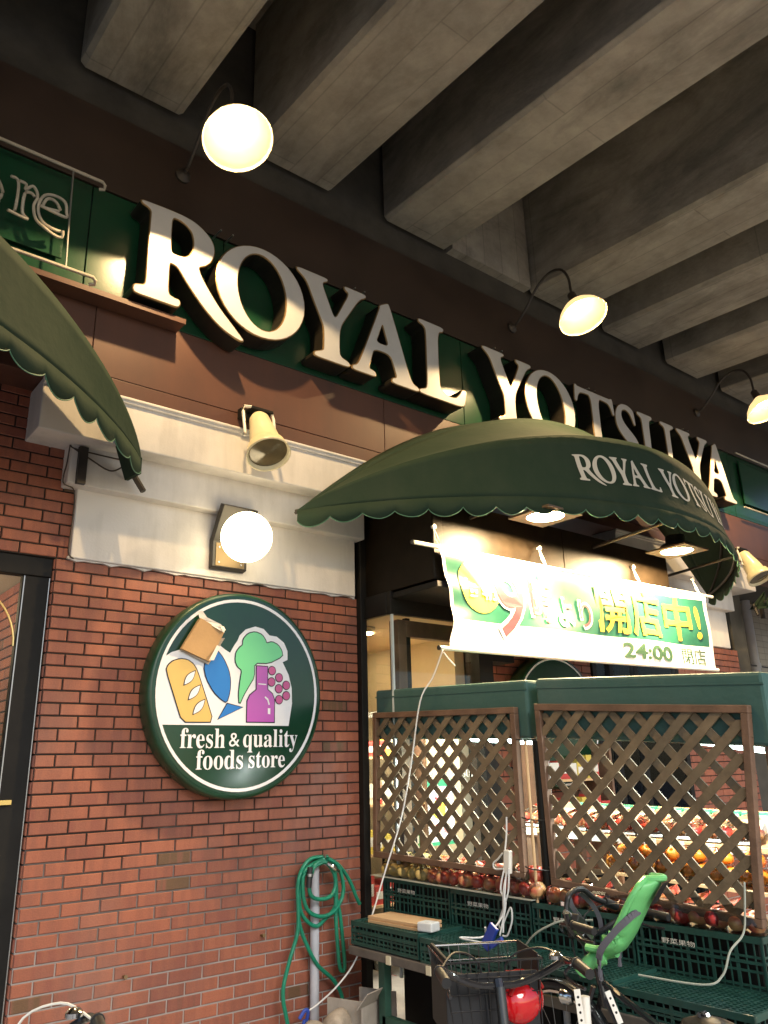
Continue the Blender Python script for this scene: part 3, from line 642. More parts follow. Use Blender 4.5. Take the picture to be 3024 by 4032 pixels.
awning(11.45, 2.85, -.363, 3.45, 1.05, 'dark green crescent awning beyond the white cornice end at the right', None)
# slack cable by the left awning
m = MB(); m.tube(spline([(-.03, -.15, 3.57), (.02, -.15, 3.55), (.30, -.15, 3.545), (.36, -.16, 3.56)], 5), .005, 6); m.tube(spline([(.0, -.15, 3.55), (.10, -.16, 3.50), (.20, -.16, 3.455), (.255, -.165, 3.45), (.31, -.165, 3.49), (.35, -.16, 3.55)], 5), .005, 6)
m.tube(spline([(-.03, -.15, 3.57), (-.035, -.14, 3.45), (-.035, -.10, 3.33), (.05, -.06, 3.30), (.06, -.055, 3.1), (.055, -.055, 2.9), (.09, -.055, 2.855)], 5), .005, 6)
tag(m.build('cable', mat('brown_cable', (.05, .035, .025), .6), None, origin=(.1, -.15, 3.4)), 'thin brown cable sagging over the left end of the white cornice', 'cable')

# ------------------------------------------------------------------ downlights under the middle awning
def downlight(x, y, z, label):
    t = thing('downlight', (x, y, z), label, 'downlight', 'square downlights under the awning')
    m = MB(); c = .145; n = 24
    ins = [(x+c*math.cos(2*math.pi*i/n+math.pi/4), y+c*math.sin(2*math.pi*i/n+math.pi/4)) for i in range(n)]
    q = .20; out = []
    for i in range(n):
        a = 2*math.pi*i/n+math.pi/4; k = q/max(abs(math.cos(a)), abs(math.sin(a))); out.append((x+k*math.cos(a), y+k*math.sin(a)))
    for zz in (z, z+.015): m.v += [(*p, zz) for p in ins]+[(*p, zz) for p in out]
    for l in (0, 2*n):
        for i in range(n): j = (i+1) % n; m.face([l+i, l+j, l+n+j, l+n+i])
    for i in range(n): j = (i+1) % n; m.face([n+i, n+j, 3*n+j, 3*n+i])
    m.build('trim_plate', mat('bronze_plate', (.09, .06, .035), .45), t)
    m = MB(); m.lathe((x, y, z+.004), (0, 0, 1), [(0, .145), (.02, .14), (.035, .11), (.045, .06), (.046, 0)], 24); m.build('reflector', M_WMET, t, smooth=True, fix=False)
    m = MB(); m.lathe((x, y, z+.017), (0, 0, 1), [(0, .148), (.03, .148), (.05, .13), (.06, .09), (.13, .085), (.14, 0)], 20); m.build('housing', M_IRON, t, smooth=True, fix=False)
    m = MB(); m.lathe((x, y, z+.012), (0, 0, 1), [(0, .0), (.0, .138)], 24); m.build('lens', M_WARM, t, fix=False)
    plight('downlight_lamp', (x, y, z-.004), 820, (1, .72, .38), .11, t, spot=R(180), direction=(0, 0, -1))
    return t
downlight(3.17, -1.34, 3.345, 'lit square downlight left under the awning above the banner')
downlight(5.04, -1.30, 3.36, 'lit square downlight right under the awning with its open housing showing')

# ------------------------------------------------------------------ banner
BX0, BX1, BZ0, BZ1, BY = 2.405, 6.06, 2.352, 3.072, -.945
def bsurf(u, v):
    """u along, v up; edges pulled in at the corners, cloth slightly wrinkled"""
    e = .085*math.sin(math.pi*v)**1.1
    x = BX0+.07*(1-v)+e + u*(BX1-BX0-.05*(1-v)-e*1.3)
    zt, zb = BZ1+.05*u-.012*math.sin(3*math.pi*u)**2, BZ0+.035*u
    z = zb+(zt-zb)*v
    wr = .018*math.sin(5*u*math.pi+3*v)*math.sin(math.pi*v)+.012*math.sin(14*(u*1.2-v*.5))*math.sin(math.pi*v)+.010*math.exp(-((u-.02)*14)**2)*math.sin(18*v)+.014*math.exp(-((u-.965)*16)**2)*math.sin(9*v+1)
    return Vector((x, BY+wr, z))
ban = thing('banner', (4.2, BY, 2.7), 'brightly lit green and white vinyl banner hanging under the awning', 'banner')
M_BGREEN = mat('green_print', (.018, .105, .065), .38, var=.1); M_BWHITE = mat('white_vinyl', (.78, .78, .76), .42)
m = MB(); m.grid(lambda i, j: bsurf(i, j), 120, 30, mfn=lambda i, j: 0 if (j >= 9 and j < 28 and 1 <= i < 118) else 1); m.build('sheet', [M_BGREEN, M_BWHITE], ban, smooth=True, fix=False)
def bprint(name, vf, mt, lift, sub=True):
    bm = bmesh.new(); vs = [bm.verts.new(v) for v in vf[0]]
    for f in vf[1]:
        try: bm.faces.new([vs[i] for i in f])
        except ValueError: pass
    bm.verts.index_update(); mm = MB(); mm.v = [tuple(bsurf(v.co.x, v.co.y)+Vector((0, -lift, 0))) for v in bm.verts]
    for f in bm.faces: mm.face([v.index for v in f.verts])
    bm.free(); return mm.build(name, mt, ban, fix=False)
def disc2(cx, cy, rx, ry, n=32): return ([(cx, cy, 0)]+[(cx+rx*math.cos(2*math.pi*i/n), cy+ry*math.sin(2*math.pi*i/n), 0) for i in range(n)], [[0, 1+i, 1+(i+1) % n] for i in range(n)])
M_YEL = mat('yellow_print', (.75, .62, .06), .45); M_RED = mat('red_print', (.55, .03, .04), .45); M_LIME = mat('lime_print', (.35, .55, .08), .45); M_ORA = mat('amber_print', (.85, .48, .04), .45); M_DGR = mat('dark_green_print', (.03, .07, .035), .45)
bprint('printed_disc', disc2(.085, .66, .052, .27), M_YEL, .006)
bprint('printed_text', text_mesh('毎朝', offset=.012, box=(.045, .125, .53, .78)), M_BWHITE, .010)
V9 = text_mesh('9', offset=.045, box=(.118, .222, .12, .96)); bprint('printed_text', V9, M_BWHITE, .008)
bprint('printed_text', text_mesh('9', offset=.012, box=(.126, .214, .16, .92)), M_RED, .011)
bprint('printed_text', text_mesh('時', offset=.03, box=(.238, .330, .34, .90)), M_BWHITE, .008)
bprint('printed_text', text_mesh('時', offset=.006, box=(.243, .325, .37, .87)), M_RED, .011)
bprint('printed_text', text_mesh('より', offset=.03, box=(.340, .465, .34, .70)), M_BWHITE, .008)
bprint('printed_text', text_mesh('より', offset=.006, box=(.345, .460, .37, .67)), M_RED, .011)
bprint('printed_text', text_mesh('開店中!', offset=.016, box=(.49, .945, .34, .92)), M_ORA, .010)
bprint('printed_text', text_mesh('24:00', offset=.030, box=(.575, .79, .06, .25)), M_DGR, .008)
bprint('printed_text', text_mesh('閉店', offset=.006, box=(.84, .958, .05, .26)), M_DGR, .008)
def rod(name, pts):
    m = MB(); m.tube(pts, .016, 10, 0); m.tube([Vector(pts[0])+Vector((-.012, 0, 0)), Vector(pts[0])], .018, 10, 1); return m.build(name, [M_WMET, M_RUB], ban, smooth=True)
rod('top_rod', [(2.165, BY, 3.082), (4.2, BY, 3.10), (6.20, BY, 3.135)])
rod('bottom_rod', [(2.375, BY, 2.345), (4.2, BY, 2.36), (6.10, BY, 2.39)])
for x, z in ((2.43, 3.085), (3.62, 3.10), (4.95, 3.12), (5.98, 3.132)):
    m = MB(); m.tube([(x, BY, z), (x-.02, BY+.03, z+.06), (x-.01, -.885, z+.17)], .004, 5); m.tube([(x, BY, z), (x+.012, BY+.03, z+.07), (x-.01, -.885, z+.17)], .004, 5)
    m.lathe((x-.01, -.872, z+.17), (0, -1, 0), [(0, .012), (.02, .012), (.03, .02)], 8, cap1=True)
    m.build('tie', M_CORD, ban)

# ------------------------------------------------------------------ round shop sign
DX, DZ, DD = 1.25, 2.062, -.165
disc = thing('round_sign', (DX, 0, DZ), 'round green sign with bread, fish, greens, bottle and grapes on white', 'sign')
def dpt(x, z, lift=0): return (DX+x, DD-lift, DZ+z)
ES = 1.04
M_SG = mat('sign_green_body', (.014, .055, .026), .3, var=.35, nscale=5, bump=.05); M_SF = mat('sign_green_face', (.003, .034, .015), .16, var=.08, spec=.5)
m = MB()
def er(r, y, n=72):
    b = len(m.v); m.v += [(DX+r*math.cos(2*math.pi*i/n), y, DZ+r*ES*math.sin(2*math.pi*i/n)) for i in range(n)]; return b
n = 72; rgs = [er(.655, -.012), er(.660, -.06), er(.660, -.12), er(.655, -.15), er(.642, -.162), er(.632, -.163), er(.630, -.160)]
for a, b in zip(rgs, rgs[1:]):
    for i in range(n): m.face([a+i, a+(i+1) % n, b+(i+1) % n, b+i])
m.build('casing', M_SG, disc, smooth=True)
def ering(r0, r1, y, mt, name):
    mm = MB(); n = 72
    for r in (r0, r1): mm.v += [(DX+r*math.cos(2*math.pi*i/n), y, DZ+r*ES*math.sin(2*math.pi*i/n)) for i in range(n)]
    for i in range(n): mm.face([i, (i+1) % n, n+(i+1) % n, n+i])
    return mm.build(name, mt, disc, fix=False)
M_SW = mat('sign_white', (.74, .74, .77), .16, spec=.5); M_INK = mat('ink_line', (.015, .012, .02), .25)
ering(.001, .634, DD, M_SF, 'face'); ering(.592, .612, DD-.003, M_SW, 'ring')
def emb(poly, mt, lift, name, sm=0, grow=0):
    if sm: poly = chaikin(poly, sm, .2)
    if grow:
        n = len(poly); out = []
        ar = sum(poly[i][0]*poly[(i+1) % n][1]-poly[(i+1) % n][0]*poly[i][1] for i in range(n)); sg = 1 if ar > 0 else -1
        for i in range(n):
            a, b, c = Vector(poly[i-1]), Vector(poly[i]), Vector(poly[(i+1) % n]); d1, d2 = (b-a), (c-b)
            n1 = Vector((d1.y, -d1.x)).normalized()*sg if d1.length > 1e-9 else Vector((0, 0)); n2 = Vector((d2.y, -d2.x)).normalized()*sg if d2.length > 1e-9 else n1
            k = n1+n2; k = k/max(.35, k.length_squared/2)*1. if k.length > 1e-6 else n1
            out.append(tuple(b+k*grow*.98))
        poly = out
    V, F = curve_mesh([poly]); mm = MB(); mm.add_mesh((V, F), lambda x, y, z: dpt(x, y, lift)); return mm.build(name, mt, disc, fix=False)
ringarc = [(-.600*math.cos(t), .600*ES*math.sin(t)) for t in [R(19-4.2*i) for i in range(11)]]
FIELD = [(-.519, .237), (-.462, .257), (-.395, .253), (-.325, .226), (-.258, .278), (-.189, .315), (-.134, .279), (-.097, .261), (-.071, .308), (-.045, .346), (-.028, .385), (.017, .430), (.092, .457), (.159, .446), (.209, .404), (.268, .400), (.329, .362), (.360, .305), (.361, .241), (.321, .222), (.372, .136), (.399, .046), (.403, -.062), (.377, -.215)]
emb([(-.566, .204)]+FIELD+[(-.556, -.218)]+[p for p in ringarc[::-1] if p[1] < .19], M_SW, .002, 'white_field')
BREAD = [(-.548, .120), (-.538, .151), (-.507, .180), (-.458, .196), (-.408, .194), (-.365, .169), (-.337, .132), (-.27, -.03), (-.205, -.195), (-.31, -.197), (-.421, -.198), (-.48, -.05)]
FISH = [(-.205, .278), (-.149, .221), (-.106, .144), (-.090, .081), (-.091, .002), (-.111, -.070), (-.156, -.047), (-.210, -.002), (-.266, .081), (-.287, .158), (-.256, .231)]
TAIL = [(-.106, -.078), (.005, -.098), (-.167, -.176)]
BROC = [(-.016, -.080), (-.023, -.011), (-.013, .085), (-.003, .150), (-.039, .172), (-.057, .211), (-.052, .268), (-.025, .303), (-.003, .317), (.000, .362), (.037, .402), (.093, .418), (.146, .403), (.176, .367), (.183, .344), (.230, .359), (.279, .341), (.310, .301), (.317, .264), (.209, .209), (.090, .205), (.091, .106), (.053, .048), (.013, -.017)]
BOTT = [(.111, .182), (.195, .182), (.199, .026), (.238, -.001), (.256, -.042), (.257, -.190), (.045, -.191), (.044, -.056), (.064, -.016), (.114, .022)]
for nm, P, c in (('bread_emblem', BREAD, (.62, .42, .12)), ('fish_emblem', FISH, (.015, .16, .52)), ('fish_tail', TAIL, (.015, .16, .52)), ('greens_emblem', BROC, (.16, .60, .27)), ('bottle_emblem', BOTT, (.42, .09, .42))):
    q = 1 if nm in ('bread_emblem', 'fish_emblem', 'greens_emblem') else 0
    emb(P, M_INK, .004, 'outline', q, .0075); emb(P, mat(nm, c, .2), .006, nm, q)
SL3 = [((-.352, .123), (-.422, .034)), ((-.311, .033), (-.386, -.058)), ((-.274, -.058), (-.349, -.149))]
for p, q in SL3:
    p, q = Vector(p), Vector(q); d = (q-p); nn = Vector((-d.y, d.x)).normalized(); lens = [tuple(p+d*(i/8)+nn*.021*math.sin(math.pi*i/8)) for i in range(9)]+[tuple(p+d*(1-i/8)-nn*.021*math.sin(math.pi*i/8)) for i in range(1, 8)]
    emb(lens, M_INK, .008, 'outline', 0, .005); emb(lens, M_SW, .010, 'bread_slit')
emb([(.124, .059), (.187, .057), (.187, .064), (.124, .066)], M_SW, .008, 'bottle_mark'); emb([(.204, -.099), (.224, -.100), (.224, -.139), (.205, -.138)], M_SW, .008, 'bottle_mark')
emb([(.181, -.020), (.205, -.035), (.220, -.075), (.209, -.077), (.199, -.047), (.176, -.028)], M_SW, .008, 'bottle_mark')
for p in ((.234, .158), (.292, .112), (.231, .080), (.352, .062), (.291, .036), (.353, -.010), (.295, -.039)):
    emb(ell(p[0], p[1], .033, .033, 20), M_INK, .004, 'outline'); emb(ell(p[0], p[1], .027, .027, 20), mat('grape_pink', (.50, .08, .25), .2), .006, 'grape')
def dtext(s, x0, x1, z0, z1):
    mm = MB(); mm.add_mesh(text_mesh(serif(s), box=(x0, x1, z0, z1)), lambda x, y, z: dpt(x, y, .003)); mm.build('lettering', M_SW, disc, fix=False)
dtext('fresh', -.428, -.112, -.362, -.236); dtext('&', -.082, -.004, -.352, -.265); dtext('quality', .022, .450, -.390, -.238)
dtext('foods', -.312, .026, -.494, -.370); dtext('store', .068, .350, -.490, -.385)
# weathered piece of cardboard stuck on the sign
cb = thing('cardboard_patch', (DX-.31, DD-.03, DZ+.33), 'torn piece of brown cardboard taped over the top left of the round sign', 'cardboard')
m = MB(); yy = DD-.018
m.hexa([dpt(-.471, .259, .045), dpt(-.258, .187, .030), dpt(-.258, .187, .012), dpt(-.471, .259, .014), dpt(-.350, .467, .055), dpt(-.166, .390, .040), dpt(-.166, .390, .014), dpt(-.350, .467, .014)])
m.build('flat_panel', M_CARD, cb)
m = MB(); m.hexa([dpt(-.468, .252, .020), dpt(-.262, .170, .018), dpt(-.262, .170, .013), dpt(-.468, .252, .013), dpt(-.40, .33, .02), dpt(-.150, .355, .02), dpt(-.150, .355, .013), dpt(-.40, .33, .013)]); m.build('backing_flap', M_CARDG, cb)
m = MB()
for q in ([(-.352, .468), (-.365, .512), (-.335, .520), (-.302, .478), (-.199, .440), (-.160, .412), (-.175, .384), (-.255, .420), (-.320, .458)], [(-.205, .425), (-.172, .430), (-.155, .405), (-.185, .392)], [(-.215, .30), (-.195, .29), (-.245, .195), (-.275, .195)]):
    V, F = curve_mesh([q]); m.add_mesh((V, F), lambda x, y, z: dpt(x, y, .048+.012*math.sin(40*x+25*y)))
m.build('torn_paper', M_PAPER, cb, fix=False)
# second round sign on the next pier
d2 = thing('round_sign', (4.58, 0, 1.9), 'second round green sign on the brick pier behind the lattice screens', 'sign')
m = MB(); m.lathe((4.58, -.01, 1.93), (0, -1, 0), [(0, .60), (.12, .605), (.15, .59), (.152, .58)], 48); m.build('casing', M_SG, d2, smooth=True)
m = MB(); m.lathe((4.58, -.158, 1.93), (0, -1, 0), [(0, .001), (0, .585)], 48); m.build('face', M_SF, d2, fix=False)
m = MB(); m.lathe((4.58, -.161, 1.93), (0, -1, 0), [(0, .555), (0, .572)], 48); m.build('ring', M_SW, d2, fix=False)

# ------------------------------------------------------------------ globe wall lamp
gl = thing('globe_lamp', (1.18, -.05, 3.02), 'lit white globe lamp on an angled black bracket between cornice and round sign', 'lamp')
def gbr(x0, dy=0.):
    prof = [(-.052, 2.915), (-.052, 3.13), (-.20, 3.365), (-.255, 3.34), (-.105, 3.11), (-.105, 2.925)]
    m = MB(); m.prism([(y+dy, z) for y, z in prof], x0, x0+.275, plane='yz'); m.build('bracket', M_DARKB, gl, bevel=.005)
gbr(1.02)
m = MB(); m.box(1.045, 1.27, -.110, -.104, 2.935, 3.10); m.build('cover_plate', mat('bronze_plate_lit', (.14, .10, .05), .35, .5), gl)  # globe's lamplight on the plate put into its lighter gold colour
for x, z in ((1.07, 3.07), (1.07, 2.96), (1.245, 2.96)): m = MB(); m.lathe((x, -.110, z), (0, -1, 0), [(0, .008), (.004, .006)], 8, cap1=True); m.build('screw', M_STEEL, gl)
m = MB(); m.tube([(1.165, -.10, 3.09), (1.165, -.24, 3.10)], .03, 12); m.build('neck', M_DARKB, gl, smooth=True)
m = MB(); m.sphere((1.155, -.345, 3.10), .178, 32, 20); m.build('globe', M_GLOBE, gl, smooth=True)

# ------------------------------------------------------------------ cream floodlights on the fascia
def floodlight(dx, label):
    x = 1.17+dx
    t = thing('floodlight', (x, -.36, 4.02), label, 'floodlight', 'cream floodlights under the fascia')
    m = MB(); m.box(x-.10, x+.10, -.36, -.304, 3.985, 4.065); m.box(x-.06, x+.12, -.45, -.36, 4.03, 4.055); m.build('mount', M_BLACK, t, bevel=.006)
    tip = Vector((x+.005, -.43, 3.985)); mouth = Vector((x-.012, -.615, 3.625)); ax = (mouth-tip).normalized(); Lg = (mouth-tip).length
    m = MB(); m.lathe(tip, ax, [(-.005, .0), (0, .055), (.03, .072), (.12, .085), (.20, .10), (Lg-.10, .112), (Lg-.09, .132), (Lg-.02, .152), (Lg, .156), (Lg, .148), (Lg-.03, .135)], 32); m.build('body', M_CREAM, t, smooth=True, fix=False)
    m = MB(); m.lathe(tip, ax, [(Lg-.03, .137), (Lg-.032, .12), (Lg-.018, .05), (Lg-.014, .001)], 32); m.build('lens', mat('smoky_glass', (.10, .08, .045), .15, var=.3, spec=.6), t, smooth=True, fix=False)
    for s in (-1, 1):
        m = MB(); m.tube([(x+s*.05, -.43, 4.05), (x+s*.115, -.43, 4.04), (x+s*.125, -.44, 3.99), (x+s*.122, -.475, 3.80)], .011, 6); m.build('yoke', M_WMET, t, smooth=True)
        m = MB(); m.lathe((x+s*.118, -.478, 3.80), (s, 0, 0), [(0, .014), (.02, .014)], 8, cap1=True); m.build('pivot_bolt', M_STEEL, t)
floodlight(0, 'cream floodlight pointing down in front of the white cornice above the globe lamp')
floodlight(6.88, 'cream floodlight beyond the right end of the middle awning')
m = MB(); m.tube(spline([(7.3, -.45, 3.83), (7.6, -.5, 3.80), (8.0, -.45, 3.86), (8.6, -.4, 3.80), (9.6, -.4, 3.86)], 5), .012, 6); tag(m.build('cable', M_RUB, None, origin=(8, -.45, 3.83)), 'black cable strung past the floodlight at the right end of the cornice', 'cable')

# ------------------------------------------------------------------ hose, stand pipe and wall details
pipe = thing('standpipe', (1.915, -.07, GZ), 'grey plastic standpipe with chrome tap against the brick pier', 'pipe')
m = MB(); m.tube([(1.915, -.07, GZ), (1.915, -.07, .93)], .031, 16); m.tube([(1.915, -.07, .62), (1.915, -.07, .66)], .034, 16); m.build('pipe', M_PVC, pipe, smooth=True)
m = MB(); m.tube([(1.935, -.085, .93), (1.945, -.14, .945), (1.955, -.17, .93)], .014, 10); m.tube(spline([(1.95, -.15, .945), (1.975, -.18, .925), (1.99, -.19, .905), (2.035, -.19, .880)], 4), .012, 8); m.lathe((1.948, -.14, .955), (0, 0, 1), [(0, .012), (.02, .012), (.03, .02), (.035, .0)], 10); m.build('tap', M_CHROME, pipe, smooth=True)
hose = thing('garden_hose', (1.93, -.13, .70), 'green garden hose coiled over the tap on the brick pier', 'hose')
HS = {'HA': [(1.976, -.100, .967), (1.839, -.100, .955), (1.770, -.100, .854), (1.762, -.100, .690), (1.773, -.100, .578), (1.822, -.100, .461), (1.911, -.105, .318), (2.040, -.100, .211), (2.110, -.100, .113), (2.119, -.100, .017), (2.058, -.100, -.10)],
      'HB': [(1.981, -.130, .976), (1.839, -.130, .972), (1.760, -.130, .895), (1.737, -.130, .792), (1.745, -.130, .658), (1.737, -.130, .528), (1.680, -.130, .378), (1.638, -.130, .245), (1.636, -.130, .156), (1.657, -.130, .071), (1.70, -.13, -.1)],
      'HC': [(1.940, -.160, .950), (1.839, -.160, .913), (1.810, -.160, .802), (1.835, -.160, .740), (1.909, -.160, .717), (1.990, -.160, .731), (2.026, -.160, .796), (2.011, -.160, .874), (1.960, -.160, .933), (1.900, -.160, .955), (1.849, -.160, .927), (1.819, -.160, .854)],
      'HD': [(1.949, -.140, .964), (1.793, -.140, .908), (1.774, -.140, .767), (1.814, -.140, .658), (1.913, -.140, .609), (2.024, -.140, .626), (2.097, -.140, .710), (2.103, -.140, .810), (2.057, -.140, .916), (1.974, -.140, .962)],
      'HE': [(1.947, -.120, .959), (1.796, -.120, .876), (1.758, -.120, .729), (1.789, -.120, .622), (1.887, -.120, .551), (1.967, -.120, .586), (2.049, -.120, .652), (2.060, -.120, .774), (2.040, -.120, .892), (1.968, -.120, .961)],
      'HF': [(1.971, -.130, .962), (2.038, -.130, .854), (2.048, -.130, .760), (2.051, -.130, .547), (2.075, -.130, .305), (2.100, -.130, .254), (2.121, -.130, .284), (2.102, -.130, .465), (2.078, -.130, .627), (2.037, -.130, .738)],
      'HG': [(1.981, -.100, .971), (2.096, -.100, .910), (2.191, -.100, .798), (2.243, -.100, .698), (2.277, -.100, .640)]}
for k, P in HS.items():
    m = MB(); m.tube(spline(P, 6), .0135, 9); m.build('hose_loop', M_HOSE, hose, smooth=True)
m = MB(); m.tube([(1.815, -.165, .925), (1.803, -.165, .80)], .019, 10); m.build('hose_nozzle', M_RUB, hose, smooth=True)
m = MB(); m.tube([(1.812, -.166, .885), (1.811, -.166, .868)], .0205, 10); m.build('nozzle_ring', M_STEEL, hose, smooth=True)
for x, z, lb in ((.62, .435, 'short bent metal stub in the brick joint left of the standpipe'), (1.535, .53, 'small brass stub in the brick joint beside the hanging hose')):
    m = MB(); m.tube([(x, .0, z), (x, -.035, z), (x+.008, -.04, z+.004)], .008, 8); m.tube([(x, -.036, z), (x, -.05, z+.003)], .012, 8)
    tag(m.build('wall_stub', M_TRIM, None, origin=(x, 0, z)), lb, 'pipe stub', 'metal stubs in the brick wall')
# cord from the banner to the foot of the wall
m = MB(); m.tube(spline([(2.40, -.95, 2.33), (2.385, -.95, 2.306), (2.375, -.86, 2.15), (2.317, -.783, 1.991), (2.288, -.700, 1.587), (2.252, -.617, 1.227), (2.176, -.533, .911), (2.104, -.450, .604), (2.037, -.367, .363), (1.953, -.283, .217), (1.851, -.200, .112), (1.763, -.200, .085)], 6), .0055, 6)
m.tube(spline([(2.40, -.955, 2.315), (2.44, -.96, 2.27), (2.50, -.96, 2.225)], 4), .0055, 6)
tag(m.build('cord', M_CORD, None, smooth=True, origin=(2.1, -.6, 1.2)), 'white cord running from the banner rod down to the foot of the brick pier', 'cord')
m = MB(); m.tube(spline([(1.70, -.22, .06), (1.74, -.22, .10), (1.765, -.22, .09), (1.76, -.2, .02), (1.72, -.2, -.05), (1.74, -.22, .05)], 6), .012, 7); m.tube(spline([(2.05, -.5, .02), (2.12, -.5, .075), (2.22, -.5, .06), (2.26, -.5, -.02)], 5), .010, 7)
tag(m.build('rope', mat('blue_rope', (.03, .07, .36), .6), None, smooth=True, origin=(1.9, -.3, 0)), 'blue rope lying at the foot of the brick pier', 'rope')

# ------------------------------------------------------------------ fruit stall: crates
def crate_mesh(L, D, H):
    """crate lying with its long side along Y, front face towards -X; origin at bottom centre"""
    m = MB(); x0, x1, y0, y1 = -D/2, D/2, -L/2, L/2; t = .006
    for (a, b) in ((0, .02), (H-.028, H), (H*.52, H*.52+.012)):
        m.box(x0, x0+t*2.2, y0, y1, a, b); m.box(x1-t*2.2, x1, y0, y1, a, b); m.box(x0, x1, y0, y0+t*2.2, a, b); m.box(x0, x1, y1-t*2.2, y1, a, b)
    k = max(8, int(L/.042))
    for i in range(k+1):
        y = y0+(L-t)*i/k; w_ = t if i % 3 else t*2.6
        for xx in (x0+.003, x1-.003-t): m.box(xx, xx+t, y, y+w_, .01, H-.01)
    k = max(6, int(D/.042))
    for i in range(k+1):
        x = x0+(D-t)*i/k; w_ = t if i % 3 else t*2.6
        for yy in (y0+.003, y1-.003-t): m.box(x, x+w_, yy, yy+t, .01, H-.01)
    for i in range(3):
        zz = .03+i*(H-.06)/3
        m.box(x0+.0035, x0+.0075, y0, y1, zz, zz+.010); m.box(x0+.005, x1-.005, y0+.0035, y0+.0075, zz, zz+.010); m.box(x0+.005, x1-.005, y1-.0075, y1-.0035, zz, zz+.010)
    m.box(x0+.05, x0+.053, y0+.05, y1-.05, .0, H-.03, 1); m.box(x1-.053, x1-.05, y0+.05, y1-.05, 0, H-.03, 1); m.box(x0+.05, x1-.05, y0+.05, y0+.053, 0, H-.03, 1); m.box(x0+.05, x1-.05, y1-.053, y1-.05, 0, H-.03, 1)  # black inner panels stand in for the shade behind the slots
    m.box(x0+.01, x1-.01, y0+.01, y1-.01, 0, .008)
    for i in range(int(D/.03)): m.box(x0+.01+.03*i, x0+.018+.03*i, y0+.01, y1-.01, H-.014, H-.004)      # ribbed base of the upturned crate
    for i in range(int(L/.03)): m.box(x0+.01, x1-.01, y0+.01+.03*i, y0+.018+.03*i, H-.013, H-.005)
    m.box(x0+.01, x1-.01, y0+.01, y1-.01, H-.024, H-.020)
    return m
UP = crate_mesh(.672, .44, .238); LO = crate_mesh(.672, .40, .138); CT = {}
def crate(kind, x, y, z, label, group):
    if kind not in CT:
        t = thing('fruit_crate', (0, 0, 0), label, 'crate', group)
        (UP if kind == 'u' else LO).build('crate_body', [M_CRATE, M_BLACK], t); CT[kind] = t
        if kind == 'u':
            mm = MB(); mm.add_mesh(text_mesh('野菜果物', box=(-.18, .0, .155, .180)), lambda a, b, c: (-.223, -a, b)); mm.build('printed_mark', M_WMET, t, fix=False)
    else: t = copy_tree(CT[kind]); t['label'] = label; t['group'] = group
    t.location = (x, y, z); return t
gp = 'dark green crates of the fruit stall'
UY = [-.603, -1.285, -1.967, -2.65]
for y, lb in zip(UY, ('tall green crate under the pears next to the brick pier', 'tall green crate under the red apples behind the white cables', 'tall green crate behind the bicycle handlebars', 'tall green crate below the larger lattice screen')):
    crate('u', 2.585, y, .583-.02*(-y-.6), lb, gp)
for y, lb in zip([-.705, -1.392, -2.08, -2.765], ('low green crate carrying the pale boards next to the brick pier', 'low green crate under the ends of the white cables', 'low green crate behind the bicycle basket', 'low green crate behind the green child seat')):
    crate('l', 2.20, y, .466-.02*(-y-.6), lb, gp)
# table under the crates
st = thing('stall_table', (2.4, -1.7, GZ), 'dark green timber stall table carrying the crates', 'table')
m = MB(); m.box(1.985, 2.85, -3.15, -.36, .405, .455); m.box(2.38, 2.85, -3.15, -.26, .48, .515); m.build('table_board', mat('dirty_plywood', (.10, .085, .07), .8, var=.4, nscale=4), st, bevel=.004)
for ya in (-.80, -1.17): m = MB(); m.box(1.975, 1.987, ya, ya+.04, .405, .452); m.build('tape_patch', mat('masking_tape', (.62, .55, .38), .8), st)
M_LEG = mat('green_painted_timber', (.025, .075, .05), .6, var=.35)
for y in (-.62, -1.35, -2.2, -3.05):
    m = MB(); m.box(2.05, 2.10, y-.03, y+.03, GZ, .405); m.build('leg', M_LEG, st)
m = MB(); m.box(2.05, 2.10, -3.05, -.62, .02, .09); m.build('stretcher', M_LEG, st)
m = MB(); m.box(2.5, 2.55, -3.1, -.3, GZ, .40); m.build('shade_board', M_BLACK, st)  # added black sheet, painted shade for the void under the table
for z in (.458, .458):
    pass
for k, (dy, dx, z, lb) in enumerate(((0, 0, .606, 'lower of the two pale boards lying on the low green crate'), (.012, .01, .626, 'upper of the two pale boards lying on the low green crate'))):
    m = MB(); cx_, cy_ = 2.16+dx, -.725+dy
    M3 = Matrix.Rotation(R(3), 3, 'Z'); m.obox((cx_, cy_, z), (.10, .24, .009), M3)
    tag(m.build('wooden_board', M_PINE, None, origin=(cx_, cy_, z), bevel=.002), lb, 'board', 'pale boards on the crate')
m = MB(); m.obox((2.11, -1.015, .628), (.045, .055, .026), Matrix.Rotation(R(12), 3, 'Z')); tag(m.build('foam_block', mat('off_white_foam', (.6, .6, .58), .8, var=.1, bump=.2), None, origin=(2.11, -1.015, .628), bevel=.008), 'white foam block at the end of the pale boards', 'block')

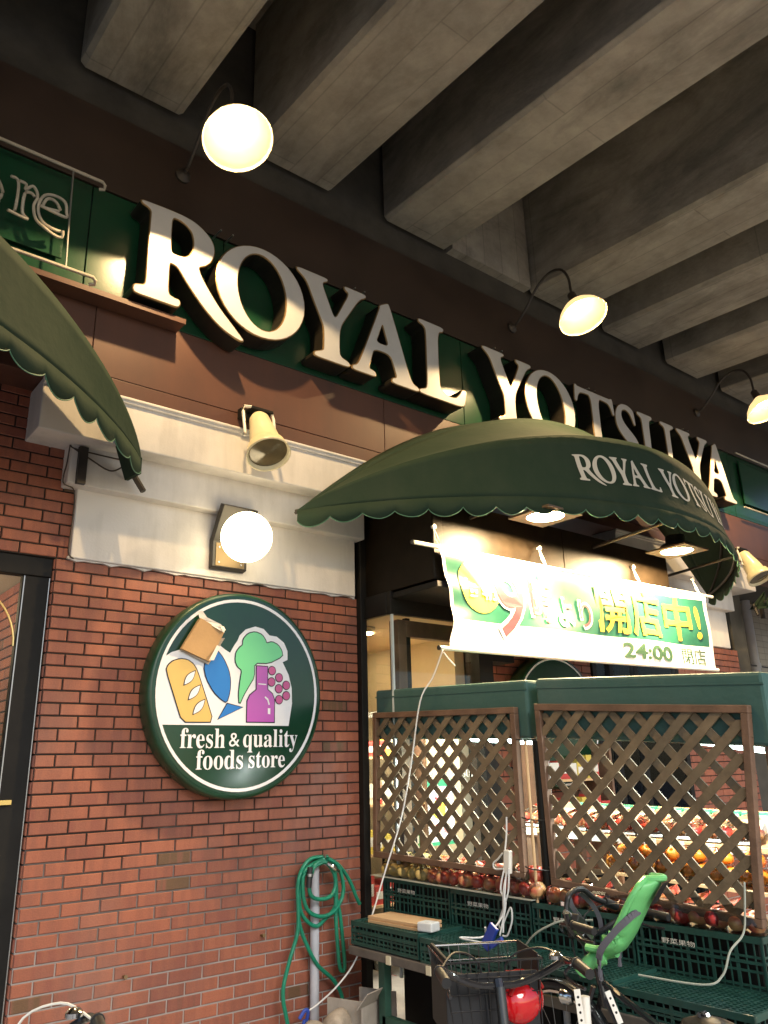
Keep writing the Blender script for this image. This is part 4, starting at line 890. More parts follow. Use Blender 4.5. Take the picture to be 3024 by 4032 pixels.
# ------------------------------------------------------------------ fruit
def fruit_mat(name, c1, c2, c3, rough=.3):
    m = bpy.data.materials.new(name); m.use_nodes = True; n = m.node_tree; L = n.links; p = n.nodes['Principled BSDF']
    tc = n.nodes.new('ShaderNodeTexCoord'); a = n.nodes.new('ShaderNodeTexNoise'); a.inputs['Scale'].default_value = 14; a.inputs['Detail'].default_value = 5
    oi = n.nodes.new('ShaderNodeObjectInfo'); ad = n.nodes.new('ShaderNodeMath'); ad.operation = 'MULTIPLY_ADD'; ad.inputs[1].default_value = .3; L.new(oi.outputs['Random'], ad.inputs[0])
    L.new(tc.outputs['Object'], a.inputs['Vector']); L.new(a.outputs[0], ad.inputs[2]); rp = n.nodes.new('ShaderNodeValToRGB'); e = rp.color_ramp.elements
    e[0].position = .42; e[0].color = (*c1, 1); e[1].position = .85; e[1].color = (*c3, 1); k = e.new(.62); k.color = (*c2, 1)
    L.new(ad.outputs[0], rp.inputs[0]); L.new(rp.outputs[0], p.inputs['Base Color']); p.inputs['Roughness'].default_value = rough
    return m
M_APPLE = fruit_mat('apple_skin', (.42, .03, .028), (.52, .07, .05), (.62, .34, .14)); M_PEAR = fruit_mat('pear_skin', (.50, .34, .09), (.56, .40, .13), (.6, .44, .16), .5); M_ORANGE = fruit_mat('orange_skin', (.75, .22, .02), (.8, .27, .02), (.85, .34, .04), .4)
def fruit_mesh(r, kind):
    m = MB(); prof = []
    for i in range(13):
        ph = math.pi*i/12; rr = r*math.sin(ph); z = -r*math.cos(ph)*.9
        if kind == 'apple': z -= .0 if i > 2 else -.010*(3-i)/3; z += -.018*max(0, (i-9)/3)*(1-rr/r)
        prof.append((z, rr))
    m.lathe((0, 0, 0), (0, 0, 1), prof, 16); m.tube([(0, 0, r*.75), (.003, 0, r*.98)], .003, 5); return m
FM = {}
def fruit(kind, parent, loc):
    if kind not in FM:
        o = fruit_mesh(.047 if kind != 'orange' else .040, 'apple').build(kind, {'apple': M_APPLE, 'pear': M_PEAR, 'orange': M_ORANGE}[kind], None, smooth=True); FM[kind] = o
    else: o = FM[kind].copy(); COL.objects.link(o)
    o.parent = parent; o.location = loc; o.rotation_euler = (random.uniform(-.6, .6), random.uniform(-.6, .6), random.uniform(0, 6)); s = random.uniform(.9, 1.12); o.scale = (s, s, s)
    return o
def bag(kind, x, y, z, label, group, lay):
    t = thing('fruit_bag', (x, y, z), label, 'fruit', group); pts = []
    for (dx, dy, dz) in lay:
        q = (dx+random.uniform(-.006, .006), dy+random.uniform(-.006, .006), dz); fruit(kind if isinstance(kind, str) else random.choice(kind), t, q); pts.append(Vector(q))
    bm = bmesh.new()
    for p in pts:
        for a in range(10):
            for b in (-.6, 0, .6): bm.verts.new(p+Vector((math.cos(a*.628)*math.cos(b)*.049, math.sin(a*.628)*math.cos(b)*.049, math.sin(b)*.075)))
    bm.verts.new(pts[0]+Vector((.02, 0, .13)))
    r = bmesh.ops.convex_hull(bm, input=bm.verts[:]); bmesh.ops.delete(bm, geom=[v for v in bm.verts if not v.link_faces], context='VERTS')
    me = bpy.data.meshes.new('plastic_bag'); bm.to_mesh(me); bm.free(); me.materials.append(M_FILM); o = bpy.data.objects.new('plastic_bag', me); COL.objects.link(o); o.parent = t
    return t
LAY = [(0, -.09, .048), (0, 0, .048), (0, .09, .048), (.085, -.044, .048), (.085, .044, .048), (.055, -.06, .122), (.055, .04, .122)]
ys = [-.36, -.55, -.76, -.97, -1.17, -1.37, -1.56]
for y, k, lb in zip(ys, ('pear', 'pear', ['pear', 'apple'], 'apple', 'apple', 'apple', 'apple'), ('bag of brown pears nearest the brick pier on the green crates', 'bag of brown pears second from the brick pier', 'bag of yellow and red apples next to the pears', 'bag of red apples beside the mixed bag', 'shiny bag of red apples in the middle of the crate row', 'bag of red apples left of the hanging white cables', 'bag of red apples behind the hanging white cables')):
    bag(k, 2.405, y, .822-.012*(-y-.3), lb, 'bagged fruit under the smaller lattice', LAY)
for i, y in enumerate((-1.86, -2.06, -2.26, -2.46, -2.66, -2.86)):
    bag('apple', 2.41, y, .795-.014*(-y-1.6), 'bag of shaded red apples under the larger lattice screen', 'bagged apples under the larger lattice', LAY[:5])
m = MB(); m.hexa([(2.33, -.16, .826), (2.80, -.16, .826), (2.80, -1.66, .806), (2.33, -1.66, .806), (2.33, -.16, .830), (2.80, -.16, .830), (2.80, -1.66, .810), (2.33, -1.66, .810)]); tag(m.build('plastic_sheet', mat('cloudy_film', (.4, .42, .36), .35), None, origin=(2.5, -.9, .81)), 'cloudy plastic sheet under the pears and apples', 'sheet')
# inner rack behind the large lattice
rk = thing('display_rack', (3.2, -1.9, GZ), 'timber display rack of bagged apples and oranges behind the larger lattice', 'rack')
m = MB(); m.hexa([(3.12, -2.75, 1.05), (3.75, -2.75, 1.20), (3.75, -.9, 1.24), (3.12, -.9, 1.10), (3.12, -2.75, 1.075), (3.75, -2.75, 1.225), (3.75, -.9, 1.265), (3.12, -.9, 1.125)])
m.hexa([(2.95, -2.8, .86), (3.15, -2.8, .90), (3.15, -1.7, .94), (2.95, -1.7, .90), (2.95, -2.8, .875), (3.15, -2.8, .915), (3.15, -1.7, .955), (2.95, -1.7, .915)])
m.build('shelf', M_PINE, rk)
for y in (-2.72, -.95):
    for xa, zt in ((3.68, 1.22), (3.14, 1.06)): m = MB(); m.box(xa, xa+.06, y-.03, y+.03, GZ, zt); m.build('post', M_WOODR, rk)
M_LINER = mat('green_white_liner', (.10, .52, .32), .5); M_TRAY = mat('white_tray', (.72, .75, .72), .5)
for i in range(9):
    y = -1.0-.19*i; z = 1.135-.028*(i*.19)
    t = bag('apple', 3.18, y, z, 'bag of red apples in a green and white tray on the inner rack', 'bagged apples on the inner rack', LAY[:5]+[(.13, -.04, .07), (.13, .045, .07)])
    m = MB(); m.hexa([(3.13, y-.085, z), (3.40, y-.085, z+.07), (3.40, y+.085, z+.07), (3.13, y+.085, z), (3.13, y-.085, z+.01), (3.40, y-.085, z+.15), (3.40, y+.085, z+.15), (3.13, y+.085, z+.01)], 0)
    m.box(3.38, 3.42, y-.088, y+.088, z+.10, z+.155, 1)
    m.build('tray', [M_TRAY, M_LINER], t)
    m = MB(); m.box(3.118, 3.124, y-.05, y+.05, z-.055, z-.01); m.build('price_card', M_PAPER, t)
for i in range(6):
    y = -1.85-.17*i
    bag('orange', 3.0, y, .915-.02*i*.17, 'bag of oranges on the lower shelf of the inner rack', 'bagged oranges on the inner rack', LAY)

# ------------------------------------------------------------------ lattice screens and their green headers
def bil(c, u, v):
    tl, tr, br, bl = c; a = [tl[i]+(tr[i]-tl[i])*u for i in (0, 1)]; b = [bl[i]+(br[i]-bl[i])*u for i in (0, 1)]
    return [a[i]+(b[i]-a[i])*v for i in (0, 1)]                    # (y, z), v downwards
def screen(c, x, nsl, label, asp):
    cy, cz_ = bil(c, .5, 1); t = thing('lattice_screen', (x, cy, cz_), label, 'screen', 'brown lattice screens of the fruit stall')
    fw = .040
    Wm = math.hypot(c[1][0]-c[0][0], c[1][1]-c[0][1]); Hm = math.hypot(c[3][0]-c[0][0], c[3][1]-c[0][1]); fu, fv = fw/Wm, fw/Hm
    def bar(u0, v0, u1, v1, xa, xb, m): 
        P = [bil(c, u0, v1), bil(c, u1, v1), bil(c, u1, v0), bil(c, u0, v0)]
        m.hexa([(xa, *P[0]), (xa, *P[1]), (xb, *P[1]), (xb, *P[0]), (xa, *P[3]), (xa, *P[2]), (xb, *P[2]), (xb, *P[3])])
    for q in ((0, 0, 1, fv), (0, 1-fv, 1, 1), (0, fv, fu, 1-fv), (1-fu, fv, 1, 1-fv)):
        m = MB(); bar(*q, x-.020, x+.022, m); m.build('frame_bar', M_WOODR, t, bevel=.004)
    def slats(sgn, xa, xb, name):
        m = MB(); m.tone = []; hw = .0215/Wm*1.5
        u0, u1, v0, v1 = fu*.6, 1-fu*.6, fv*.6, 1-fv*.6; sl = asp       # du over the full height
        step = (1+abs(sl))/nsl; k = -abs(sl)-.02+step*.5; k00 = k
        while k < 1+abs(sl):
            def uu(v): return k+(sl*(1-v) if sgn > 0 else sl*v) if True else 0
            lo, hi = v0, v1; pts = []
            N = 60; inside = [v for v in [v0+(v1-v0)*i/N for i in range(N+1)] if u0 <= uu(v) <= u1]
            if len(inside) > 2:
                va, vb = inside[0], inside[-1]
                P = [bil(c, uu(va)-hw, va), bil(c, uu(va)+hw, va), bil(c, uu(vb)+hw, vb), bil(c, uu(vb)-hw, vb)]
                j = random.uniform(-.0015, .0015); m.tone += [random.random()]*6
                m.hexa([(xa+j, *P[3]), (xa+j, *P[2]), (xb+j, *P[2]), (xb+j, *P[3]), (xa+j, *P[0]), (xa+j, *P[1]), (xb+j, *P[1]), (xb+j, *P[0])])
            k00 += step; k = k00+random.uniform(-.05, .05)*step
        return m.build(name, M_WOOD, t)
    slats(1, x-.012, x-.002, 'slat_layer'); slats(-1, x+.002, x+.012, 'slat_layer')
    return t
LX = 2.395
L1 = ((-.163, 1.952), (-1.595, 1.894), (-1.585, .905), (-.135, .942)); L2 = ((-1.757, 1.902), (-3.09, 1.797), (-2.995, .815), (-1.78, .893))
screen(L1, LX, 15.5, 'smaller brown lattice screen next to the brick pier', .78)
screen(L2, LX, 14.5, 'larger brown lattice screen at the right above the child seat', .80)
def header(ya, yb, za, zb, zla, zlb, label):
    t = thing('header_box', (LX+.2, (ya+yb)/2, zla), label, 'stall header', 'green covered headers of the fruit stall')
    x0, x1 = LX+.024, LX+.40; m = MB()
    m.hexa([(x0, ya, zla), (x0, yb, zlb), (x1, yb, zlb), (x1, ya, zla), (x0, ya, za), (x0, yb, zb), (x1, yb, zb), (x1, ya, za)]); m.build('vinyl_cover', M_HDR, t, bevel=.018)
    m = MB(); m.hexa([(x0-.004, ya, za-.06), (x0-.004, yb, zb-.06), (x0+.01, yb, zb-.06), (x0+.01, ya, za-.06), (x0-.004, ya, za-.05), (x0-.004, yb, zb-.05), (x0+.01, yb, zb-.05), (x0+.01, ya, za-.05)]); m.build('seam_strip', M_HDR, t)
    m = MB(); m.tube([(x0+.20, ya-.75, zla-.03), (x0+.20, yb+.10, zlb-.02)], .014, 10)
    m.build('tube_light', mat('lit_tube', (.8, 1, .95), .4, emit=(.75, 1, .92), estr=10), t)
for yy_ in (-1.0, -2.45):
    al = bpy.data.lights.new('stall_tube_light', 'AREA'); al.shape = 'RECTANGLE'; al.size = .9; al.size_y = .06; al.energy = 30; al.color = (.88, 1, .95); ao = bpy.data.objects.new('stall_tube_light', al); COL.objects.link(ao); ao.location = (2.66, yy_, 1.62); ao.rotation_euler = (0, R(-25), R(90))
header(-.150, -1.671, 2.122, 2.056, 1.76, 1.70, 'green vinyl header above the smaller lattice screen')
header(-1.746, -3.164, 2.055, 1.951, 1.70, 1.60, 'green vinyl header above the larger lattice screen')
# posts of the stall
for x, y, z1, r_, mt, lb in ((2.46, -1.685, 1.70, .028, M_BLACK, 'black metal post between the two lattice screens'), (2.47, -1.735, 1.75, .020, M_PVC, 'grey plastic pipe between the two lattice screens'), (2.46, -3.12, 1.62, .022, M_WOODR, 'brown timber post at the far right end of the stall'), (2.44, -.20, .95, .024, M_BLACK, 'black post at the pier end of the smaller lattice screen')):
    m = MB(); m.tube([(x, y, GZ), (x, y, z1)], r_, 10); tag(m.build('stall_post', mt, None, smooth=True, origin=(x, y, GZ)), lb, 'post', 'posts of the fruit stall')
m = MB(); m.tube([(2.39, -1.655, 1.69), (2.38, -1.665, .70)], .009, 7); tag(m.build('bamboo_cane', M_PINE, None, smooth=True, origin=(2.385, -1.66, .7)), 'thin pale cane tied upright between the two lattice screens', 'cane')
m = MB()
for z in (1.70, 1.25, .98): m.tube(spline([(2.37, -1.60, z), (2.36, -1.67, z-.01), (2.40, -1.76, z-.012), (2.44, -1.72, z)], 4), .004, 5)
tag(m.build('cable_tie', M_RUB, None, origin=(2.39, -1.67, 1.3)), 'black ties round the posts between the lattice screens', 'tie')
# power strip and its cables
ps = thing('power_strip', (2.355, -1.48, .95), 'white power strip with bundled cables hanging on the smaller lattice', 'power strip')
m = MB(); m.obox((2.352, -1.480, 1.0), (.016, .024, .065), Matrix.Rotation(R(6), 3, 'X')); m.build('strip_body', M_WMET, ps, bevel=.006)
m = MB(); m.obox((2.02, -1.62, .66), (.012, .03, .07), Matrix.Rotation(R(35), 3, 'X')); m.obox((1.99, -1.70, .645), (.010, .05, .012), Matrix.Rotation(R(-30), 3, 'X')); m.build('blue_plug', mat('blue_plastic', (.02, .05, .30), .4), ps, bevel=.005)
C = [[(2.42-.05, -1.476, 1.249), (2.37, -1.465, 1.145), (2.36, -1.454, 1.056)], [(2.350, -1.442, 1.045), (2.350, -1.401, 1.010), (2.350, -1.360, .982), (2.350, -1.374, .954), (2.350, -1.439, .959)],
     [(2.330, -1.504, .966), (2.330, -1.486, .838), (2.330, -1.416, .706), (2.330, -1.396, .655), (2.330, -1.415, .640), (2.330, -1.452, .696), (2.330, -1.499, .756), (2.330, -1.502, .688), (2.330, -1.459, .607), (2.325, -1.426, .60)],
     [(2.340, -1.458, .962), (2.320, -1.436, .846), (2.325, -1.466, .779), (2.30, -1.426, .605)], [(2.345, -1.47, .96), (2.31, -1.47, .80), (2.31, -1.44, .70), (2.2, -1.40, .61), (2.1, -1.3, .605), (2.08, -1.42, .606), (2.10, -1.5, .61), (2.03, -1.58, .70)], [(2.335, -1.49, .96), (2.318, -1.46, .84), (2.318, -1.45, .72), (2.314, -1.44, .62)]]
for P in C:
    m = MB(); m.tube(spline(P, 6), .0055, 6); m.build('power_cable', M_CORD, ps, smooth=True)
for P, lb in (([(2.05, -1.82, .60), (2.0, -1.90, .66), (1.98, -1.98, .72), (1.99, -2.06, .765), (2.03, -2.14, .797), (2.12, -2.25, .80)], 'thin green cord arching behind the bicycle basket'), ([(2.34, -2.96, 1.012), (2.33, -2.95, .911), (2.32, -2.93, .80), (2.24, -2.90, .735), (2.2, -2.87, .640), (2.15, -2.8, .60), (2.1, -2.5, .60)], 'pale wire hanging from the corner of the larger lattice')):
    m = MB(); m.tube(spline(P, 6), .005, 6); tag(m.build('wire', mat('dull_wire', (.34, .36, .30), .6), None, smooth=True, origin=P[0]), lb, 'wire')

# ------------------------------------------------------------------ things seen through the lattice
po = thing('wall_poster', (2.84, -.38, 1.23), 'white poster with green bands and a yellow roundel on the shop window', 'poster')
m = MB(); m.box(2.715, 2.975, -.374, -.371, 1.0, 1.46); m.build('sheet', M_PAPER, po)
for za, zb in ((1.41, 1.46), (1.0, 1.025)): m = MB(); m.box(2.715, 2.975, -.3765, -.3745, za, zb); m.build('green_band', mat('poster_green', (.03, .22, .10), .6), po)
m = MB(); m.lathe((2.82, -.376, 1.25), (0, -1, 0), [(0, .07), (.001, .0)], 20); m.build('roundel', M_YEL, po)
for tx, bb in (('特売', (2.78, 2.94, 1.27, 1.35)), ('野菜', (2.76, 2.93, 1.08, 1.15))): m = MB(); m.add_mesh(text_mesh(tx, box=bb), lambda a, b, c: (a, -.380, b)); m.build('printed_text', M_RED, po, fix=False)
def shelf_unit(x0, x1, y, zs, label, cols):
    t = thing('display_shelf', ((x0+x1)/2, y, GZ), label, 'shelf')
    for xa in (x0-.03, x1): m = MB(); m.box(xa, xa+.03, y, y+.3, GZ, zs[-1]+.3); m.build('side_panel', M_WOODR, t)
    for z in zs:
        m = MB(); m.box(x0, x1, y, y+.3, z-.02, z); m.build('shelf_board', M_PINE, t)
        x = x0+.01
        while x < x1-.1:
            w_ = random.uniform(.07, .16); h = random.uniform(.12, .24)
            if x+w_ > x1: break
            m = MB(); m.box(x, x+w_-.008, y+.03, y+.2, z, z+h); m.box(x+.01, x+w_-.02, y+.026, y+.03, z+h*.3, z+h*.7, 1); c = random.choice(cols)
            m.build('product_box', [mat('product_'+str(cols.index(c)), c, .5), M_PAPER], t, bevel=.004); x += w_
    return t
PC = [(.5, .05, .04), (.6, .45, .08), (.7, .68, .6), (.1, .3, .12), (.55, .25, .06), (.65, .6, .45)]
shelf_unit(2.70, 3.68, .75, (.45, .85, 1.25, 1.65), 'shelf of packaged goods inside the shop window', PC)
shelf_unit(4.05, 5.0, -.36, (1.05, 1.42), 'timber rack of orange boxes against the second brick pier', [(.7, .28, .04), (.6, .2, .03), (.62, .5, .3)])
shelf_unit(5.75, 6.8, .8, (.5, .9, 1.3, 1.7), 'white lit shelf of goods behind the entrance glass', [(.5, .6, .62), (.7, .7, .7), (.55, .15, .2), (.3, .5, .55)])
for x, y, lb in ((3.05, -.75, 'wicker basket on the floor behind the smaller lattice'), (3.75, -.95, 'wicker basket on the floor behind the post between the lattices')):
    t = thing('wicker_basket', (x, y, GZ), lb, 'basket', 'wicker baskets behind the lattice')
    m = MB()
    for i in range(14): z = GZ+.35+.04*i; m.tube([(x+.26*math.cos(a), y+.2*math.sin(a), z) for a in [2*math.pi*k/16 for k in range(17)]], .014, 5, cap=False)
    m.build('weave', mat('wicker', (.17, .11, .05), .7, var=.3), t)
    m = MB(); m.lathe((x, y, GZ), (0, 0, 1), [(0, .2), (.9, .2)], 16, cap1=True); m.build('core', M_BLACK, t)

# ------------------------------------------------------------------ neighbouring tiled building
nb = thing('tiled_building', (16, 4, GZ), 'cream tiled building beyond the right end of the shop', 'building')
m = MB(); m.box(10.2, 22, 1.2, 9, GZ, 12); m.build('wall', M_TILE, nb)
m = MB(); m.tube([(11.05, 1.12, GZ), (11.05, 1.12, 8)], .075, 14); m.tube([(11.05, 1.12, 2.9), (11.05, 1.12, 2.98)], .09, 14); m.build('drainpipe', M_PVC, nb, smooth=True)
m = MB(); m.tube([(8.4, .9, 2.95), (11.5, 1.1, 2.93)], .012, 6); tag(m.build('cable', M_RUB, None, origin=(9, .9, 2.95)), 'black cable across the cream tiled wall', 'cable')

# ------------------------------------------------------------------ boxes on the ground
m = MB(); cxb, cyb = 2.02, -.55
bx = thing('cardboard_box', (cxb, cyb, GZ), 'open grey cardboard box on the ground under the crates', 'box')
m.obox((cxb+.02, cyb, .03), (.14, .005, .15), Matrix.Rotation(R(20), 3, 'Z')); m.obox((cxb-.11, cyb+.12, .03), (.005, .14, .14), Matrix.Rotation(R(20), 3, 'Z')); m.obox((cxb+.16, cyb+.14, .03), (.005, .14, .15), Matrix.Rotation(R(20), 3, 'Z'))
m.obox((cxb+.02, cyb, GZ+.012), (.14, .14, .005), Matrix.Rotation(R(20), 3, 'Z')); m.build('box_body', M_CARDG, bx)
m = MB(); m.obox((cxb-.03, cyb-.06, .20), (.13, .06, .003), Matrix.Rotation(R(20), 3, 'Z') @ Matrix.Rotation(R(-50), 3, 'X')); m.build('flap', M_CARDG, bx)
for x, y, r_, lb in ((1.72, -.42, .10, 'dirty cloth sack slumped left of the standpipe foot'), (1.90, -.40, .12, 'stained cloth sack right of the standpipe foot')):
    m = MB(); m.sphere((x, y, GZ+r_*.9), r_, 18, 12, sq=(1.2, .9, 1.15))
    m.v = [tuple(Vector(v)*1.0+Vector((.02*math.sin(31*v[2]+9*v[0]), .02*math.sin(27*v[0]), .015*math.sin(40*v[0]+22*v[1])))) for v in m.v]
    tag(m.build('cloth_sack', mat('dirty_canvas', (.30, .25, .19), .9, var=.6, nscale=9), None, smooth=True, origin=(x, y, GZ)), lb, 'sack')

# ------------------------------------------------------------------ bicycles
M_BIKE = mat('black_bicycle_paint', (.015, .015, .017), .25, coat=.4); M_GREYST = mat('grey_webbing', (.09, .085, .10), .8); M_SEATG = mat('green_child_seat_plastic', (.13, .45, .15), .42, var=.08, bump=.16, bscale=55)
def bicycle(x, y, heading, label, cable=None, basket=True, drop=0.):
    cable = cable or M_RUB
    t = thing('bicycle', (x, y, GZ), label, 'bicycle', 'bicycles parked in front of the stall', R(heading))
    def P(name, m, mt, sm=True, **k): return m.build(name, mt, t, smooth=sm, origin=(0, 0, 0), **k)
    def put(m, name, mt, sm=True, par=None):
        o = m.build(name, mt, None, smooth=sm); o.parent = par or t; return o
    for cx_ in (0, 1.1):
        m = MB(); m.tube([(cx_+.325*math.cos(a), 0, .33+.325*math.sin(a)) for a in [2*math.pi*k/36 for k in range(37)]], .018, 8, cap=False, ref=Vector((0, 1, 0)))
        wh = put(m, 'wheel', M_RUB)
        m = MB(); m.tube([(cx_+.298*math.cos(a), 0, .33+.298*math.sin(a)) for a in [2*math.pi*k/36 for k in range(37)]], .010, 6, cap=False, ref=Vector((0, 1, 0))); put(m, 'rim', M_CHROME, par=wh)
        m = MB()
        for k in range(18): a = 2*math.pi*k/18; m.tube([(cx_, .02*(-1)**k, .33), (cx_+.29*math.cos(a), 0, .33+.29*math.sin(a))], .0012, 4)
        m.tube([(cx_, -.05, .33), (cx_, .05, .33)], .02, 8); put(m, 'spokes', M_STEEL, par=wh)
        m = MB(); m.grid(lambda i, j: (cx_+.352*math.cos(.1+2.6*i), -.028+.056*j, .33+.352*math.sin(.1+2.6*i)), 20, 2); o = put(m, 'mudguard', M_BIKE); o.modifiers.new('t', 'SOLIDIFY').thickness = .003
    m = MB(); m.tube([(.42, 0, .32), (.28, 0, .70)], .016, 8); m.tube(spline([(.42, 0, .32), (.62, 0, .42), (.82, 0, .68)], 5), .017, 8); m.tube([(.30, 0, .52), (.82, 0, .72)], .014, 8); m.tube([(.80, 0, .62), (.86, 0, .90)], .020, 10)
    for s in (-1, 1): m.tube([(.42, s*.03, .32), (0, s*.055, .33)], .010, 6); m.tube([(.30, s*.02, .70), (0, s*.055, .33)], .009, 6); m.tube([(.84, s*.03, .70), (.93, s*.05, .50), (1.1, s*.055, .33)], .012, 6)
    put(m, 'frame', M_BIKE)
    m = MB(); m.lathe((.42, -.05, .32), (0, -1, 0), [(0, .09), (.012, .09), (.014, .02), (.05, .02)], 20, cap1=True); m.tube([(.42, -.08, .32), (.42, -.08, .16)], .010, 6); m.tube([(.42, .06, .32), (.42, .06, .48)], .010, 6); m.box(.38, .46, -.17, -.08, .14, .17); m.box(.38, .46, .06, .15, .47, .50); put(m, 'crank', M_STEEL, False)
    m = MB(); m.grid(lambda i, j: (.12+.27*i, (.105*(1-i)**.7+.028)*(2*j-1), .86-drop+.035*math.sin(3.1*i)-.05*(2*j-1)**2*(1-.4*i)), 12, 10); o = put(m, 'saddle', mat('brown_saddle', (.020, .013, .010), .5)); o.modifiers.new('t', 'SOLIDIFY').thickness = .03
    m = MB(); m.tube([(.275, 0, .70), (.25, 0, .85-drop)], .013, 8); put(m, 'seat_post', M_CHROME)
    # handlebar: low in the middle, rising and sweeping back
    m = MB(); bp_ = [(.62, .25, .985), (.70, .25, .99), (.80, .235, .985), (.855, .17, .94), (.875, .08, .905), (.88, 0, .90)]
    m.tube(spline(bp_+[(a, -b, c) for a, b, c in bp_[::-1][1:]], 5), .0125, 8); m.tube([(.86, 0, .88), (.88, 0, .92)], .018, 8); hb = put(m, 'handlebar', M_BIKE)
    for s in (-1, 1):
        m = MB(); m.tube([(.60, s*.25, .983), (.61, s*.25, .984), (.72, s*.25, .992)], .0175, 10); m.tube([(.715, s*.25, .992), (.722, s*.25, .992)], .021, 10); put(m, 'grip', M_RUB, par=hb)
        m = MB(); m.tube(spline([(.745, s*.245, .985), (.755, s*.215, .955), (.70, s*.225, .935), (.62, s*.235, .935)], 4), .006, 6); put(m, 'brake_lever', M_BIKE, par=hb); m = MB(); m.tube(spline([(.75, s*.24, .99), (.86, s*.16, 1.02), (.95, s*.05, .95), (.92, s*.03, .72)], 5), .004, 5); put(m, 'brake_cable', cable, par=hb)
    m = MB(); m.lathe((.77, -.19, 1.0), (0, 0, 1), [(0, .025), (.012, .025), (.022, .016), (.026, 0)], 12); put(m, 'bell', M_CHROME, par=hb)
    m = MB(); m.lathe((1.0, 0, .62), (1, 0, 0), [(0, .02), (.02, .035), (.06, .04)], 14, cap1=True); put(m, 'headlight', M_CHROME)
    if basket:
        m = MB(); bx0, bx1, bw, z0, z1 = .93, 1.25, .19, .70, .97
        def ringz(f): w2 = bw*(.8+.2*f); a, b = bx0+.02*(1-f), bx1-.05*(1-f); z = z0+(z1-z0)*f; return [(a, -w2, z), (b, -w2, z), (b, w2, z), (a, w2, z), (a, -w2, z)]
        for k in range(6): m.tube(ringz(k/5), .0045 if k == 5 else .0022, 5, cap=False)
        lo, hi = ringz(0), ringz(1)
        for s in range(4):
            for k in range(9):
                f = k/9; a = Vector(lo[s]).lerp(Vector(lo[s+1]), f); b = Vector(hi[s]).lerp(Vector(hi[s+1]), f); m.tube([a, b], .002, 4)
        for k in range(8): f = k/7; m.tube([Vector(lo[0]).lerp(Vector(lo[1]), f), Vector(lo[3]).lerp(Vector(lo[2]), f)], .002, 4)
        put(m, 'basket', M_BIKE, False)
    return t
b1 = bicycle(.49, -3.47, 59, 'black bicycle with a front basket holding a red helmet')
b2 = bicycle(1.812, -3.266, 85, 'black bicycle carrying the bright green child seat', basket=False, drop=.20)
b3 = bicycle(-.84, -3.10, 78, 'bicycle at the lower left corner showing only its white brake cables', M_WMET, basket=False)
# cloth lining in the first basket
m = MB()
for (y0, y1, x0, x1) in ((-.182, -.176, .95, 1.22), (.172, .184, .945, 1.235)):
    m.box(x0, x1, y0, y1, .715, .985)
m.box(.944, .952, -.17, .18, .715, .93)
o = m.build('basket_liner', mat('black_cloth', (.012, .012, .013), .8), None, bevel=.003); o.parent = b1
hm = thing('bike_helmet', (1.10, -2.66, .66), 'glossy red child helmet in the basket of the black bicycle', 'helmet')
m = MB(); m.sphere((1.10, -2.66, .70), .098, 22, 14, sq=(1.1, .95, .92)); m.v = [v for v in m.v]; m.build('shell', mat('red_gloss', (.52, .008, .012), .12, coat=.6), hm, smooth=True)
m = MB()
for a in (-.5, 0, .5): m.tube([(1.10+.112*math.cos(t_)*math.cos(a)-.0, -2.66+.10*math.sin(a)+0*t_, .70+.094*math.sin(t_)*math.cos(a)) for t_ in [.4+.29*k for k in range(9)]], .008, 6)
m.build('vent_ridge', mat('dark_red', (.25, .004, .006), .3), hm, smooth=True)
# green child seat of the second bicycle
cs = thing('child_seat', (1.86, -2.79, .68), 'bright green plastic child seat with grey straps behind the bicycle handlebars', 'child seat')
MS = Matrix.Rotation(R(108), 3, 'Z')                                   # seat faces along +x of this frame
SSC = .77
def sp(x, y, z): v = MS @ Vector((x, y, 0))*SSC; return (1.825+v.x, -2.635+v.y, .765+z*SSC)
def shell(u, v):
    """u across, v along: front edge of the seat to the top of the back"""
    a = 2*u-1; pr = [(.15, -.05), (.08, -.045), (.0, -.01), (-.065, .065), (-.125, .16), (-.19, .265), (-.25, .35), (-.275, .385)]
    k = min(6, int(v*7)); f = v*7-k; x = pr[k][0]+(pr[k+1][0]-pr[k][0])*f; z = pr[k][1]+(pr[k+1][1]-pr[k][1])*f
    w_ = .142+.012*math.sin(3*v) if v < .8 else .142*(1-.55*((v-.8)/.2)**2)
    side = abs(a)**3; x += .085*side*(1 if v > .4 else .25); z += .07*side*(1-v) if v < .45 else 0
    return sp(x, a*w_, z)
m = MB(); m.grid(shell, 18, 24); o = m.build('seat_shell', M_SEATG, cs, smooth=True, fix=False); md = o.modifiers.new('t', 'SOLIDIFY'); md.thickness = .014; md.offset = 1
m = MB(); m.tube([shell(0, k/24) for k in range(25)], .0145, 8); m.tube([shell(1, k/24) for k in range(25)], .0145, 8); m.tube([shell(k/12, 1) for k in range(13)], .0145, 8); m.build('rolled_edge', M_SEATG, cs, smooth=True)
for s in (-1, 1):
    m = MB(); m.tube(spline([sp(.08, s*.10, -.03), sp(.15, s*.115, -.05), sp(.20, s*.12, -.09), sp(.225, s*.12, -.12)], 4), [.030]*8+[.034]*4+[.028], 10); m.build('leg_guard', M_SEATG, cs, smooth=True)
m = MB(); m.grid(lambda i, j: tuple(Vector(shell(.25+.5*i, .70+.22*j))+MS @ Vector((.016, 0, 0))), 6, 6); m.grid(lambda i, j: tuple(Vector(shell(.25+.5*i, .70+.22*j))-MS @ Vector((.026, 0, 0))), 6, 6); m.build('headrest_pad', M_RUB, cs, fix=False)
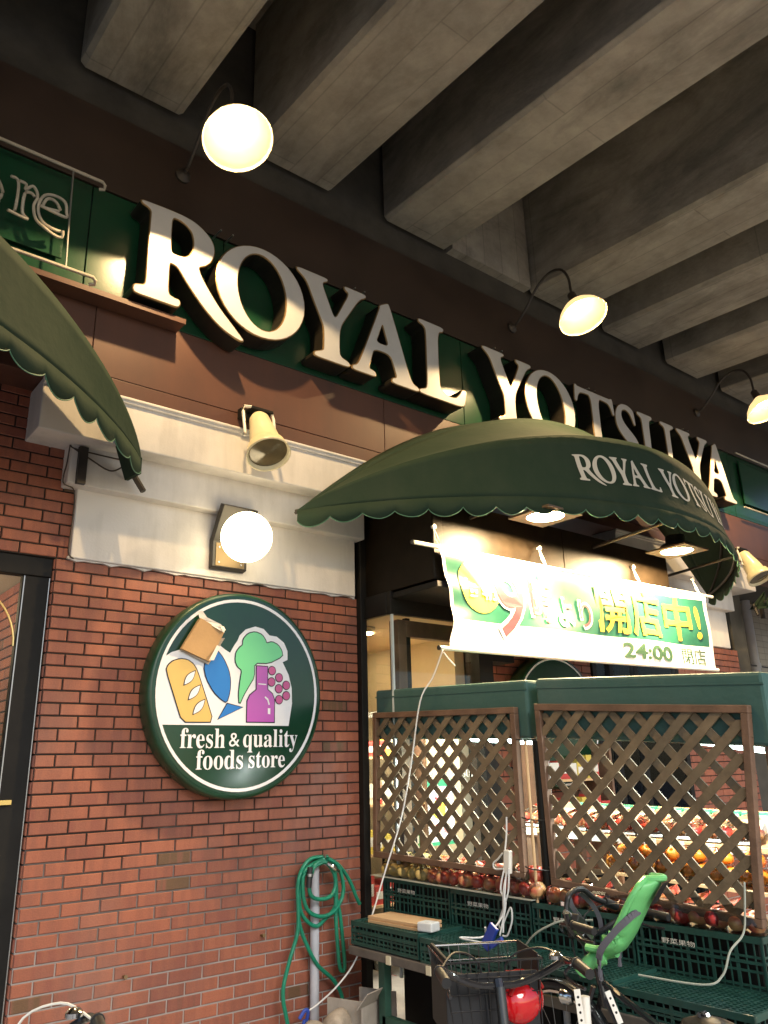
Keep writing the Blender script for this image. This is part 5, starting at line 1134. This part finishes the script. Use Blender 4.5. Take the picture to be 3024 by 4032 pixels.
for s in (-1, 1):
    P = spline([sp(-.14, s*.08, .22), sp(-.10, s*.155, .19), sp(.0, s*.182, .10), sp(.08, s*.185, .0), sp(.09, s*.17, -.13)], 5); m = MB()
    for p, q in zip(P, P[1:]):
        d = (q-p).normalized(); n_ = d.cross(Vector((0, 0, 1))).normalized()*.004; ww = d.cross(n_).normalized()*.014; m.hexa([p-n_-ww, p+n_-ww, q+n_-ww, q-n_-ww, p-n_+ww, p+n_+ww, q+n_+ww, q-n_+ww])
    m.build('harness_strap', M_GREYST, cs)
def ribbon(P, name, mt, wd=.011):
    P = spline(P, 5); m = MB()
    for p, q in zip(P, P[1:]):
        d = (q-p).normalized(); sx = Vector((.776, -.63, 0)); sx = (sx-d*sx.dot(d)).normalized()*wd; n_ = d.cross(sx).normalized()*.0025
        m.hexa([p-n_-sx, p+n_-sx, q+n_-sx, q-n_-sx, p-n_+sx, p+n_+sx, q+n_+sx, q-n_+sx])
    m.build(name, mt, cs)
ribbon([(1.791, -2.380, .966), (1.811, -2.380, .911), (1.866, -2.380, .853), (1.918, -2.380, .789), (1.955, -2.380, .722)], 'seat_belt', M_GREYST); ribbon([(1.883, -2.375, .961), (1.957, -2.38, .905), (2.004, -2.38, .842), (2.012, -2.38, .777)], 'seat_belt', M_GREYST)
m = MB(); m.tube(spline([(1.715, -2.44, .80), (1.743, -2.40, .888), (1.771, -2.40, .966), (1.866, -2.40, .982), (1.955, -2.40, .934), (2.117, -2.40, .880)], 6), .013, 9); m.tube([(2.03, -2.40, .91), (2.117, -2.40, .880)], .02, 10); m.build('hand_bar', M_RUB, cs, smooth=True)
m = MB(); m.tube(spline([(1.62, -2.5, .92), (1.645, -2.5, .849), (1.709, -2.5, .80), (1.786, -2.5, .718)], 5), .016, 9); m.build('support_bar', M_BIKE, cs, smooth=True)
m = MB(); m.tube([(1.672, -2.45, .912), (1.748, -2.45, .872), (1.845, -2.45, .786)], .011, 8); m.build('clamp_lever', M_STEEL, cs, smooth=True)
m = MB(); m.obox((1.72, -2.47, .86), (.03, .025, .035), Matrix.Rotation(R(30), 3, 'Y')); m.build('clamp', M_RUB, cs, bevel=.008)
def pstrap(a, b, wd, name):
    a, b = Vector(a), Vector(b); d = (b-a).normalized(); sx = Vector((.8, -.6, 0)).cross(d).cross(d).normalized()*wd; nn = sx.cross(d).normalized()*.003; m = MB()
    m.hexa([a-sx-nn, a+sx-nn, a+sx+nn, a-sx+nn, b-sx-nn, b+sx-nn, b+sx+nn, b-sx+nn]); k = int((b-a).length/.028)
    for i in range(1, k):
        c = a+d*.028*i
        for s in (-1, 1): m.lathe(c+nn*s*1.05, nn*s, [(0, .0055), (.0006, .0)], 8, 1)
    m.build(name, [M_WMET, M_BLACK], cs)
pstrap((1.50, -2.62, .66), (1.52, -2.63, .36), .013, 'foot_strap'); pstrap((1.70, -2.62, .62), (1.73, -2.65, .50), .012, 'foot_strap')
m = MB(); m.tube([(1.57, -2.60, .62), (1.555, -2.60, .34)], .022, 10); m.build('foot_rest_post', M_WMET, cs, smooth=True)
